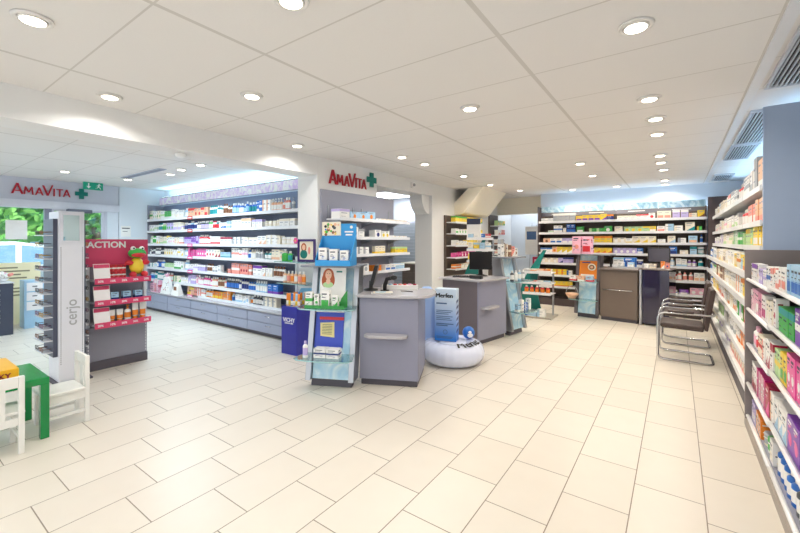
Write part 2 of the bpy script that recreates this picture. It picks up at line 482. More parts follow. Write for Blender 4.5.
# entrance glazing
fr = MB(); fr.box(-9.6, -9.52, 2.03, 2.13, 0, 2.06, mat('mullion_slate', '#858b9d', .4)); struct(fr.build('trim_7'))
fr = MB(); fr.box(-9.6, -9.52, 2.95, 3.0, 0, 2.06, FRAMEM); fr.box(-9.6, -9.55, 3.0, 3.205, 0, 2.06, WALLB); struct(fr.build('trim_8'))
w = struct(MB().box(-9.565, -9.555, -2.9, 2.03, .08, 2.06, GLASS).build('window_1'))
fm = MB(); fm.box(-9.59, -9.53, -2.9, 2.03, 0, .08, FRAMEM); fm.box(-9.59, -9.53, -.55, -.45, .08, 2.06, FRAMEM); fm.build('window_frame', w)
d = struct(MB().box(-9.565, -9.555, 2.17, 2.91, .06, 2.03, GLASS).build('door_1'))
fm = MB()
for a in ((2.13, 2.17, 0, 2.06), (2.91, 2.95, 0, 2.06), (2.17, 2.91, 0, .06), (2.17, 2.91, 2.03, 2.06)):
    fm.box(-9.585, -9.535, a[0], a[1], a[2], a[3], FRAMEM)
fm.build('door_frame', d)
# the slanted boxed-in duct under the ceiling
db = MB(); db.prism([(-3.958, 2.03), (-3.83, 2.03), (-3.72, 2.07), (-3.28, 2.598), (-3.62, 2.598), (-3.958, 2.29)], 7.6, 8.95, WALLC, T=lambda p: (p[0], p[2], p[1]))
struct(db.build('trim_9'))

# ------------------------------------------------------------------ outdoors
struct(sbox('ground_outside', -34, -9.66, -12, 14, -.2, -.06, mat('pavement', '#c9cfd6', .8, vary=.08)))
ASPH = mat('asphalt', '#9aa3ad', .8, vary=.1)
struct(sbox('road_outside', -20, -13.2, -12, 14, -.06, -.05, ASPH))
house = thing('building', 'pale building across the street behind the trees', 'building', (-31, 0, -.06))
hb = MB(); hb.box(-2, 0, -9, 12, 0, 8, mat('facade_pale', '#cfd8e2', .8)); hb.build('wall', house)
for i in range(6):
    for j in range(2):
        wb = MB(); wb.box(0, .06, -7+i*3, -5.6+i*3, 1.2+j*3, 2.8+j*3, mat('facade_window', '#7f93a6', .2)); wb.build('window', house)
def car(label, loc, rot, colour):
    e = thing('car', label, 'car', loc, rot)
    prof = [(-2.05, .3), (2.0, .3), (2.1, .55), (2.05, .78), (1.15, .95), (.45, 1.4), (-.2, 1.5), (-1.4, 1.45), (-1.95, .98), (-2.1, .6)]
    b = MB(); b.prism(prof, -.83, .83, colour, T=lambda p: (p[0], p[2], p[1])); b.build('body', e, bevel=.06)
    gl = mat('car_glass', '#7f9dbb', .08, vary=0)
    wn = MB()
    for s in (-1, 1):
        y = s*.835
        for q in ([(1.0, .98), (.4, 1.36), (-.1, 1.42), (-.1, .98)], [(-.2, .98), (-.2, 1.43), (-1.3, 1.38), (-1.65, .98)]):
            wn.face([(x, y, z) for x, z in q], gl)
    wn.face([(1.17, -.7, 1.0), (1.17, .7, 1.0), (.53, .62, 1.4), (.53, -.62, 1.4)], gl)
    wn.build('side_windows', e)
    for x in (-1.3, 1.3):
        for s in (-1, 1):
            t = MB(); t.lathe([(0, -.1), (.3, -.1), (.32, -.06), (.32, .06), (.3, .1), (.18, .1), (.16, .08), (0, .08)], BLACK, (0, 0, 0), 18)
            t.build('wheel', e, (x, s*.78, .32), (pi/2*s*-1, 0, 0))
    return e
car('white hatchback parked at the kerb outside the entrance', (-12.6, 2.2, -.05), radians(92), mat('car_paint_white', '#f2f4f6', .2))
car('pale blue car parked across the road, behind the white hatchback', (-18.4, 4.0, -.05), radians(88), mat('car_paint_blue', '#8fb2cc', .2))
LEAF = [mat('leaf_a', '#6fb554', .6, vary=.2), mat('leaf_b', '#9ad66c', .6, vary=.2), mat('leaf_c', '#55994c', .6, vary=.2)]
BARK = mat('bark', '#6b5a4a', .9, vary=.2)
def tree(label, loc, h, r, seed, n=1500, zc=None):
    R = random.Random(seed); e = thing('tree', label, 'tree', loc)
    t = MB(); t.tube([(0, 0, 0), (.05, .02, h*.3), (0, .06, h*.6)], .14, BARK, 9); t.build('trunk', e)
    c = MB(); cl = [(R.gauss(0, r*.45), R.gauss(0, r*.55), h*.66+R.gauss(0, r*.4)) for _ in range(26)]
    for i in range(n):
        q = R.choice(cl); p = Vector((q[0]+R.gauss(0, .34), q[1]+R.gauss(0, .34), q[2]+R.gauss(0, .3)))
        a = Vector((R.gauss(0, 1), R.gauss(0, 1), R.gauss(0, 1))).normalized(); b = a.orthogonal().normalized(); s = R.uniform(.07, .15)
        c.face([p+a*s*1.5, p+b*s*.7, p-a*s*1.5, p-b*s*.7], R.choice(LEAF))
    c.build('crown', e)
tree('leafy green street tree seen through the entrance door, right of the mullion', (-14.6, 4.3, -.06), 4.0, 1.3, 3, 2600)
tree('leafy green street tree seen through the shop window, left of the mullion', (-22.2, 3.9, -.06), 4.8, 1.6, 4, 2600)
tree('leafy green street tree at the far left through the shop window', (-27.2, 4.2, -.06), 5.4, 1.7, 5, 1900)

# ------------------------------------------------------------------ signs
def shop_sign(name, label, loc, rot, wd, capA, cap, gap, crossx, crossz, cs):
    e = thing(name, label, 'sign', loc, rot)
    widths = [('A', capA, .0), ('M', cap, .19), ('A', cap, .345), ('V', capA*.98, .475), ('I', cap, .625), ('T', cap, .715), ('A', cap, .85)]
    # letter strokes on a unit-high grid: (x0, z0, x1, z1, half width)
    ST = {'A': (.84, [(.07, 0, .42, 1, .075), (.42, 1, .77, 0, .075), (.2, .3, .64, .3, .055)]),
          'M': (.98, [(.08, 0, .18, 1, .07), (.18, 1, .49, .25, .07), (.49, .25, .80, 1, .07), (.80, 1, .90, 0, .07)]),
          'V': (.84, [(.07, 1, .42, 0, .075), (.42, 0, .79, 1.08, .06)]), 'I': (.2, [(.1, 0, .1, 1, .075)]),
          'T': (.74, [(.37, 0, .37, 1, .075), (.02, .94, .72, .94, .06)])}
    tot = 0; lay = []
    for q, (ch, h, _) in enumerate(widths):
        tot += {0: 0, 1: .02*cap, 3: -.12*cap, 4: .0, 6: -.05*cap}.get(q, .12*cap)
        lay.append((ch, h, tot)); tot += ST[ch][0]*h
    k = wd/tot
    for ch, h, x in lay:
        b = MB()
        for i, (x0, z0, x1, z1, r) in enumerate(ST[ch][1]):
            x0, x1 = x0*k*h, x1*k*h; z0, z1 = z0*h, z1*h
            if abs(z1-z0) < 1e-6: poly = [(x0, z0-r*h), (x1, z0-r*h), (x1, z0+r*h), (x0, z0+r*h)]
            else: poly = [(x0-r*h, z0), (x0+r*h, z0), (x1+r*h, z1), (x1-r*h, z1)]
            b.prism(poly, -.02+.0004*i, -.001, SIGNRED, T=lambda p: (p[0], p[2], p[1]))
        b.build('letter', e, (x*k, 0, 0))
    c = MB(); k = cs/2; a = cs*.19
    c.box(-k, k, -.02, 0, -a, a, SIGNGRN); c.box(-a, a, -.02, 0, a, k, SIGNGRN); c.box(-a, a, -.02, 0, -k, -a, SIGNGRN)
    c.build('cross', e, (crossx, 0, crossz))
    return e
shop_sign('shop_sign', 'red AMAVITA lettering with green cross above the grey sign wall shelves', (-3.955, 3.83, 2.262), pi/2, .80, .20, .15, 0, .93, .165, .225)
shop_sign('shop_sign', 'red AMAVITA lettering with green cross above the glass entrance', (-9.525, 1.585, 2.30), pi/2, .82, .19, .14, 0, .99, .085, .2)
ex = thing('exit_sign', 'green emergency exit sign with arrow and running figure above the door', 'sign', (-9.2, 2.52, 2.45), pi/2)
EG = mat('exit_green', '#008a6c', .4, emit=.25)
MB().box(0, .31, 0, .04, 0, .14, EG).build('sign_face', ex)
MB().tube([(.155, .02, .14), (.155, .02, .15)], .012, WHITEP).build('ceiling_mount', ex)
a = MB(); Y = -.002
a.face([(.06, Y, .06), (.1, Y, .06), (.1, Y, .125), (.06, Y, .125)][0:4], WHITEP)
a.v = []; a.f = []; a.m = []; a.sm = []
a.face([(.07, Y, .06), (.09, Y, .06), (.09, Y, .125), (.07, Y, .125)], WHITEP); a.face([(.045, Y, .065), (.08, Y, .02), (.115, Y, .065)], WHITEP); a.build('arrow', ex)
a = MB(); a.ball((.245, Y, .112), (.012, .003, .012), WHITEP, 10, 6)
for q in ([(.225, .06), (.245, .06), (.255, .1), (.235, .1)], [(.245, .065), (.23, .062), (.262, .035), (.272, .043)], [(.262, .035), (.272, .043), (.275, .02), (.265, .018)],
          [(.225, .06), (.24, .066), (.222, .035), (.208, .04)], [(.208, .04), (.218, .046), (.19, .035), (.192, .025)], [(.252, .1), (.255, .09), (.28, .085), (.28, .095)], [(.236, .1), (.24, .088), (.21, .075), (.205, .085)]):
    a.face([(x, Y, z) for x, z in q], WHITEP)
a.build('running_figure', ex)
op = MB(); op.box(0, .38, -.12, 0, 0, .07, mat('operator_dark', '#5a5f6e', .4)); op = op.build('door_sensor', None, (-9.488, 2.33, 2.0), pi/2, .01)
tag(op, 'dark automatic door sensor bar under the lintel of the entrance', 'sensor')
sd = thing('smoke_detector', 'small round white detector on the underside of the ceiling beam', 'detector', (-4.13, 1.93, 2.35))
MB().lathe([(0, 0), (.05, 0), (.055, -.012), (.05, -.03), (.03, -.042), (0, -.044)], WHITEP, (0, 0, 0), 16).build('housing', sd)
al = thing('alarm_box', 'small white alarm box on the header over the back room opening', 'alarm', (-3.96, 5.88, 2.43), pi/2)
MB().box(0, .09, -.05, 0, 0, .11, WHITEP).build('housing', al, bevel=.008); MB().lathe([(0, 0), (.028, 0), (.024, .02), (0, .022)], mat('lens_grey', '#b8bcc0', .2), (0, 0, 0), 12).build('lens', al, (.045, -.05, .055), (pi/2, 0, 0))

# ------------------------------------------------------------------ ceiling lights and grilles
LAMP = mat('lamp_warm', '#fff3dc', emit=9)
RING = mat('lamp_ring', '#e6e4e1', .35, .2, vary=.02)
def downlight(label, x, y, power, col, z=2.6, tilt=.25):
    e = thing('downlight', label, 'ceiling light', (x, y, z), RND.uniform(-.4, .4))
    MB().lathe([(.060, -.001), (.086, -.001), (.084, -.010), (.076, -.014), (.066, -.011), (.060, -.001)], RING, (0, 0, 0), 24).build('trim_ring', e)
    k = MB(); k.lathe([(0, -.016), (.054, -.016), (.059, -.010), (.059, -.002), (0, -.002)], RING, (0, 0, 0), 20); k.build('lamp_housing', e)
    k = MB(); k.lathe([(0, -.0195), (.05, -.0195), (.053, -.0165), (0, -.0165)], LAMP, (0, 0, 0), 20); k.build('lamp', e)
    l = bpy.data.lights.new('downlight_beam', 'AREA'); l.shape = 'DISK'; l.size = .1; l.energy = power; l.color = col; l.spread = radians(150)
    o = bpy.data.objects.new('downlight_beam', l); COL.objects.link(o); o.location = (x, y, z-.03)
    return e
WARM = (1, .89, .74); WARM2 = (1, .96, .90); COOL = (.72, .88, 1)
P = 5.5
rightrow = [(-.176, 2.41), (-.178, 3.69), (-.16, 4.32), (-.168, 4.95), (-.178, 6.2), (-.185, 6.75), (-.168, 7.45), (-.18, 8.75), (-.18, 9.4)]
for i, (x, y) in enumerate(rightrow):
    downlight('round ceiling downlight, %s from the camera in the right-hand row' % ordinal(i+1), x, y, P*1.35, WARM)
for lb, x, y, c in [('round ceiling downlight at the top left corner of the photo', -2.70, .53, WARM2),
    ('round ceiling downlight cut by the top edge of the photo', -1.49, 1.2, WARM2),
    ('round ceiling downlight beside the beam, nearest the left edge', -3.64, 1.165, WARM2),
    ('round ceiling downlight second from the left over the middle floor', -2.714, 1.806, WARM2),
    ('round ceiling downlight beside the beam, left of the wall lettering', -3.68, 3.055, WARM2),
    ('round ceiling downlight alone over the middle of the floor', -1.443, 3.06, WARM2),
    ('round ceiling downlight in front of the back room opening, nearest the lettering', -3.024, 4.29, WARM2),
    ('round ceiling downlight in front of the back room opening, second from the lettering', -3.02, 4.87, WARM2),
    ('round ceiling downlight over the middle counter', -3.02, 6.15, WARM),
    ('round ceiling downlight just before the slanted duct', -3.06, 7.43, WARM),
    ('round ceiling downlight right of the slanted duct', -2.846, 8.61, WARM),
    ('round ceiling downlight centre back, over the aisle', -1.151, 6.16, WARM),
    ('round ceiling downlight centre back, behind the one over the aisle', -1.183, 7.4, WARM),
    ('round ceiling downlight before the far shelves, second from the passage', -1.864, 9.15, WARM),
    ('round ceiling downlight before the far shelves, over the third bay', -1.0, 9.12, WARM)]:
    downlight(lb, x, y, P*(1.7 if y > 4.5 else 1), c)
for i, (x, y) in enumerate([(-8.12, 1.98), (-7.0, 3.1), (-6.4, 3.0), (-5.77, 2.98), (-8.22, 2.91), (-6.2, .6), (-7.6, .3)]):
    downlight('round ceiling downlight in the entrance area, %s from the entrance sign' % ordinal([1, 3, 4, 5, 2, 7, 6][i]), x, y, P*(2.2 if y > 2.7 else 1.5), COOL)
# the lights of the part of the room behind the camera
for i, (x, y) in enumerate([(-2.7, -.8), (-1.45, -.8), (-.2, -.8), (-.2, 1.1), (-2.7, -2), (-.2, -2)]):
    downlight('round ceiling downlight over the floor behind the camera, %s of those' % ordinal(i+1), x, y, P, WARM2)
SLAT = mat('grille_slat', '#c3c8d0', .35, vary=0); GSHADE = mat('grille_void_shade', '#23262c', .7)
def grille(label, x0, x1, y0, y1, along_y=True):
    e = thing('ceiling_grille', label, 'vent', (x0, y0, 2.6))
    w, l = x1-x0, y1-y0
    MB().box(.01, w-.01, .01, l-.01, -.004, -.001, GSHADE).build('shade_sheet', e)  # no opening here: dark sheet paints the shade of the void above the slats
    f = MB()
    for a in ((0, w, 0, .02), (0, w, l-.02, l), (0, .02, .02, l-.02), (w-.02, w, .02, l-.02)): f.box(a[0], a[1], a[2], a[3], -.022, -.001, SLAT)
    f.build('frame', e)
    s = MB(); n = int(w/.028)
    for i in range(n):
        x = .02+(w-.04)*(i+.5)/n
        s.box(x-.005, x+.005, .02, l-.02, -.018, -.005, SLAT)
    s.build('slats', e)
grille('large slatted air grille in the ceiling at the upper right corner', .53, .99, 2.05, 3.93)
grille('slatted ceiling grille above the tall right shelves, second from the camera', .53, .8, 4.56, 6.0)
grille('slatted ceiling grille above the tall right shelves, third from the camera', .53, .8, 6.08, 7.05)
grille('slatted ceiling grille in the far right corner', .53, .8, 8.55, 9.3)
struct(MB().box(.44, .50, -3, 9.7, 2.588, 2.6, SHELFW).build('trim_10'))
vt = thing('ceiling_vent', 'long narrow vent in the entrance area ceiling before the left shelves', 'vent', (-8.1, 2.75, 2.6))
MB().box(0, 1.5, 0, .12, -.012, -.001, mat('vent_grey', '#b9bfd0', .5)).build('frame', vt); MB().box(.02, 1.48, .02, .1, -.015, -.0125, mat('vent_slot', '#8d93a3', .6)).build('slot', vt)

# LED strips on top of the shelving
def led(label, loc, rot, L, power, col, aim=pi):
    e = thing('led_strip', label, 'light strip', loc, rot)
    MB().box(0, L, 0, .025, 0, .02, ALU).build('channel', e)
    MB().box(.01, L-.01, .004, .021, .02, .024, mat('led_cool', '#d8ecff', emit=4)).build('diffuser', e)
    l = bpy.data.lights.new('led_glow', 'AREA'); l.shape = 'RECTANGLE'; l.size = L; l.size_y = .03; l.energy = power; l.color = col
    o = bpy.data.objects.new('led_glow', l); COL.objects.link(o)
    c, s = cos(rot), sin(rot)
    o.location = (loc[0]+c*L/2-s*.0125, loc[1]+s*L/2+c*.0125, loc[2]+.03); o.rotation_euler = (aim, 0, rot)
LEDC = (.36, .68, 1)
led('cool light strip on top of the long left wall shelving', (-9.3, 3.934, 2.4055), 0, 4.85, 11, (.45, .82, 1))
led('cool light strip on top of the far back shelves', (-2.5, 9.628, 2.1205), 0, 3.0, 4.2, LEDC)
led('cool light strip on top of the tall right shelves', (.9, 9.1, 2.2705), -pi/2, 4.9, 10, LEDC)
lp = thing('light_panel', 'square light panel in the back room ceiling', 'ceiling light', (-6.2, 7.0, 2.6))
MB().box(0, 1.2, 0, 1.2, -.02, -.001, WHITEP).build('frame', lp); MB().box(.04, 1.16, .04, 1.16, -.024, -.0205, mat('panel_glow', '#f4f8ff', emit=5)).build('diffuser', lp)
l = bpy.data.lights.new('panel_beam', 'AREA'); l.size = 1.1; l.energy = 9; l.color = (.92, .97, 1)
o = bpy.data.objects.new('panel_beam', l); COL.objects.link(o); o.location = (-5.6, 7.6, 2.57)
lp = thing('light_panel', 'light panel in the passage ceiling behind the bulkhead', 'ceiling light', (-3.6, 10.45, 2.6))
MB().box(0, .6, 0, .5, -.02, -.001, WHITEP).build('frame', lp); MB().box(.03, .57, .03, .47, -.024, -.0205, MATS['panel_glow']).build('diffuser', lp)
l = bpy.data.lights.new('panel_beam', 'AREA'); l.size = .5; l.energy = 4; l.color = (.85, .93, 1)
o = bpy.data.objects.new('panel_beam', l); COL.objects.link(o); o.location = (-3.3, 10.7, 2.57)

sn = bpy.data.lights.new('sun', 'SUN'); sn.energy = 9; sn.angle = .05; sn.color = (1, .97, .9)
so = bpy.data.objects.new('sun', sn); COL.objects.link(so); so.rotation_euler = Vector((-.75, -.2, -.62)).to_track_quat('-Z', 'Y').to_euler()
# ------------------------------------------------------------------ world and camera
W = bpy.data.worlds.new('sky'); scn.world = W; W.use_nodes = True
bg = W.node_tree.nodes['Background']; bg.inputs[0].default_value = (.93, .96, 1, 1); bg.inputs[1].default_value = 1.35
cam = bpy.data.cameras.new('camera'); cam.sensor_width = 36; cam.lens = 388/800*36; cam.shift_y = -25/800; cam.clip_start = .05; cam.clip_end = 200
co = bpy.data.objects.new('camera', cam); COL.objects.link(co); co.location = (0, 0, 1.45)
co.rotation_euler = (pi/2, 0, atan2(276.5, 388)); scn.camera = co
v = scn.view_settings; v.view_transform = 'Standard'; v.look = 'None'; v.exposure = .12; v.gamma = 1; v.use_curve_mapping = False
# ------------------------------------------------------------------ long left wall shelving
LZ = [1.92, 1.672, 1.395, 1.158, .888, .627, .419]
LB = [-9.515, -8.24, -7.32, -6.42, -5.54, -4.45]
LBACK = mat('left_back_panel', '#8792ab', .5, vary=.03)
for i in range(5):
    w = LB[i+1]-LB[i]-.002
    shelving('grey shelving bay with drawers, %s from left on the long left wall' % ordinal(i+1), (LB[i], 3.74, 0), 0, w, .355, 2.25, LZ, .3,
             LBACK, GREY, SHELFW, 'bays of the long left wall shelving', drawers=(1, 2, .36, -.14), skip=(6,) if i < 2 else (),
             sides=(i == 0, i == 4), rail=SHELFW)
FR = pattern_material('lilac_frieze', '#e2cbf4', '#ffffff', '#f3e6fb', 9)
fz = thing('frieze_panel', 'lilac patterned frieze board along the top of the long left shelving', 'panel', (-9.38, 3.93, 2.255))
MB().box(0, 4.9, 0, .03, 0, .15, FR).build('board', fz); MB().box(0, 4.9, -.004, .034, -.004, -.0005, GREY).build('edge_strip', fz)
LEFT_ROWS = [
 [(-9.585,-8.766,'c',['white/pale-green','cream/green','pale-green/white'],0.188,0.085),
  (-8.766,-8.455,'c',['white/green','green/white'],0.188,0.09),
  (-8.455,-7.952,'c',['white/grey','white/cream'],0.188,0.08),
  (-7.931,-7.772,'b',['white/grey','pale-blue/white'],0.188,0.06),
  (-7.753,-7.048,'c',['salmon/white','peach/red','salmon/cream'],0.168,0.1),
  (-6.996,-6.544,'b',['teal/white','white/teal','teal/blue'],0.188,0.06),
  (-6.544,-6.26,'b',['white/grey','white/black','cream/brown'],0.188,0.055),
  (-6.26,-5.789,'b',['blue/white','navy/white','blue/pale-blue'],0.188,0.06),
  (-5.789,-5.54,'b',['blue/teal','teal/white'],0.188,0.06),
  (-5.54,-5.381,'c',['blue/white'],0.188,0.07),
  (-5.381,-5.175,'c',['white/peach','cream/white'],0.188,0.08),
  (-5.175,-4.833,'p',['white/pink','white/salmon','peach/white'],0.188,0.055),
  (-4.833,-4.717,'b',['salmon/white'],0.188,0.055),
  (-4.717,-4.603,'p',['white/grey','cream/black'],0.188,0.055)],
 [(-9.585,-9.092,'c',['white/pale-green','cream/white'],0.134,0.1),
  (-9.092,-8.676,'b',['pale-green/green','white/teal'],0.168,0.06),
  (-8.676,-8.368,'c',['lavender/green','pale-blue/purple'],0.157,0.08),
  (-8.368,-7.952,'c',['white/yellow','cream/lavender'],0.179,0.08),
  (-7.931,-7.446,'b',['grey/navy','pale-blue/navy','white/navy'],0.168,0.055),
  (-7.446,-7.048,'b',['dark-grey/white','white/grey','dark-grey/lavender'],0.157,0.055),
  (-7.031,-6.641,'b',['teal/red','white/red','green/white'],0.179,0.055),
  (-6.641,-6.291,'c',['pale-blue/white','white/blue'],0.134,0.09),
  (-6.26,-5.677,'c',['white/pale-blue','white/peach','cream/white'],0.157,0.09),
  (-5.649,-5.381,'c',['white/lavender','lavender/white'],0.134,0.08),
  (-5.354,-4.953,'j',['white/cream','cream/peach','white/grey'],0.112,0.085),
  (-4.953,-4.603,'c',['white/cream','cream/white'],0.146,0.1)],
 [(-9.585,-9.14,'b',['pale-green/white','white/green'],0.179,0.06),
  (-9.14,-8.587,'c',['cream/pale-green','white/yellow'],0.168,0.07),
  (-8.587,-7.952,'c',['white/salmon','cream/peach','white/pink'],0.146,0.085),
  (-7.911,-7.372,'c',['purple/lavender','lavender/purple'],0.168,0.08),
  (-7.372,-6.979,'b',['red/magenta','crimson/red','red/white'],0.179,0.07),
  (-6.944,-6.609,'c',['white/red','white/salmon'],0.146,0.09),
  (-6.609,-6.26,'c',['pink/white','white/crimson'],0.146,0.09),
  (-6.23,-5.874,'c',['white/grey','white/pale-blue'],0.157,0.09),
  (-5.874,-5.513,'c',['white/cream'],0.146,0.09),
  (-5.513,-4.929,'c',['white/cream','cream/white','white/peach'],0.157,0.1),
  (-4.929,-4.603,'j',['white/cream','cream/white'],0.134,0.09)],
 [(-9.535,-8.766,'b',['dark-grey/white','black/white','white/dark-grey'],0.146,0.06),
  (-8.766,-8.198,'c',['white/cream','cream/yellow'],0.134,0.08),
  (-8.198,-7.952,'c',['white/yellow'],0.157,0.08),
  (-7.931,-7.753,'b',['pale-blue/white'],0.188,0.07),
  (-7.753,-7.083,'c',['hot-pink/white','pink/hot-pink','hot-pink/magenta'],0.157,0.08),
  (-7.083,-6.609,'c',['white/red','cream/crimson'],0.157,0.08),
  (-6.609,-6.291,'c',['pale-blue/teal'],0.112,0.11),
  (-6.26,-5.789,'c',['white/pink','white/salmon'],0.179,0.07),
  (-5.789,-5.381,'b',['white/blue','white/grey','cream/white'],0.179,0.06),
  (-5.354,-5.175,'b',['navy/white','teal/white'],0.146,0.07),
  (-5.15,-4.857,'c',['cream/peach','white/cream'],0.168,0.08)],
 [(-9.585,-9.14,'c',['white/pale-blue','white/teal'],0.112,0.09),
  (-9.14,-8.812,'b',['navy/blue','blue/white'],0.168,0.06),
  (-8.766,-8.325,'c',['pale-green/white','white/pale-green'],0.134,0.09),
  (-8.325,-7.952,'c',['white/yellow','white/green'],0.157,0.08),
  (-7.931,-7.753,'b',['pale-blue/white'],0.188,0.07),
  (-7.753,-7.119,'c',['lavender/white','pink/lavender','white/lavender'],0.134,0.08),
  (-7.083,-6.875,'b',['white/brown','cream/brown'],0.146,0.06),
  (-6.875,-6.609,'c',['pale-blue/white','white/grey'],0.134,0.07),
  (-6.416,-6.26,'c',['salmon/brown'],0.09,0.09),
  (-6.26,-5.677,'c',['salmon/crimson','white/salmon','salmon/white'],0.188,0.075),
  (-5.649,-5.381,'c',['white/purple','lavender/purple'],0.168,0.09),
  (-5.381,-5.125,'c',['white/cream','white/peach'],0.168,0.08),
  (-5.125,-4.833,'b',['white/brown','peach/white','cream/salmon'],0.168,0.06)],
 [(-9.585,-9.237,'b',['pale-blue/blue','blue/white'],0.157,0.07),
  (-9.237,-8.721,'b',['teal/white','white/teal','pale-green/teal'],0.188,0.06),
  (-8.721,-8.411,'b',['white/red','salmon/white'],0.188,0.06),
  (-8.368,-7.753,'c',['white/cream','cream/green'],0.134,0.09),
  (-7.753,-7.484,'c',['lavender/white'],0.179,0.08),
  (-7.484,-7.226,'b',['white/pink','pink/white'],0.188,0.06),
  (-7.226,-6.91,'b',['pink/purple','hot-pink/white','green/white'],0.179,0.06),
  (-6.91,-6.448,'b',['peach/white','salmon/white','cream/brown'],0.179,0.06),
  (-6.448,-5.99,'b',['blue/navy','dark-grey/blue','navy/white'],0.179,0.06),
  (-5.99,-5.595,'b',['white/blue','pale-blue/white','white/navy'],0.188,0.06),
  (-5.595,-5.277,'b',['pale-blue/white','white/peach'],0.188,0.06),
  (-5.251,-4.977,'c',['blue/purple','navy/lavender'],0.157,0.09)],
 [(-7.792,-7.409,'c',['yellow/brown','peach/yellow','salmon/brown'],0.155,0.06),
  (-7.409,-7.119,'c',['salmon/white','white/salmon'],0.146,0.06),
  (-7.119,-6.875,'b',['peach/white','orange/white'],0.155,0.06),
  (-6.875,-6.512,'c',['orange/yellow','orange/white'],0.155,0.065),
  (-6.512,-6.291,'c',['orange/peach'],0.155,0.09),
  (-6.291,-6.169,'b',['blue/white','pale-blue/blue'],0.155,0.06),
  (-6.139,-5.733,'c',['white/orange','white/pale-blue'],0.134,0.09),
  (-5.733,-5.354,'b',['white/orange','pale-blue/orange','dark-grey/white'],0.155,0.06),
  (-5.354,-5.026,'c',['white/orange','cream/grey'],0.146,0.09)],
]
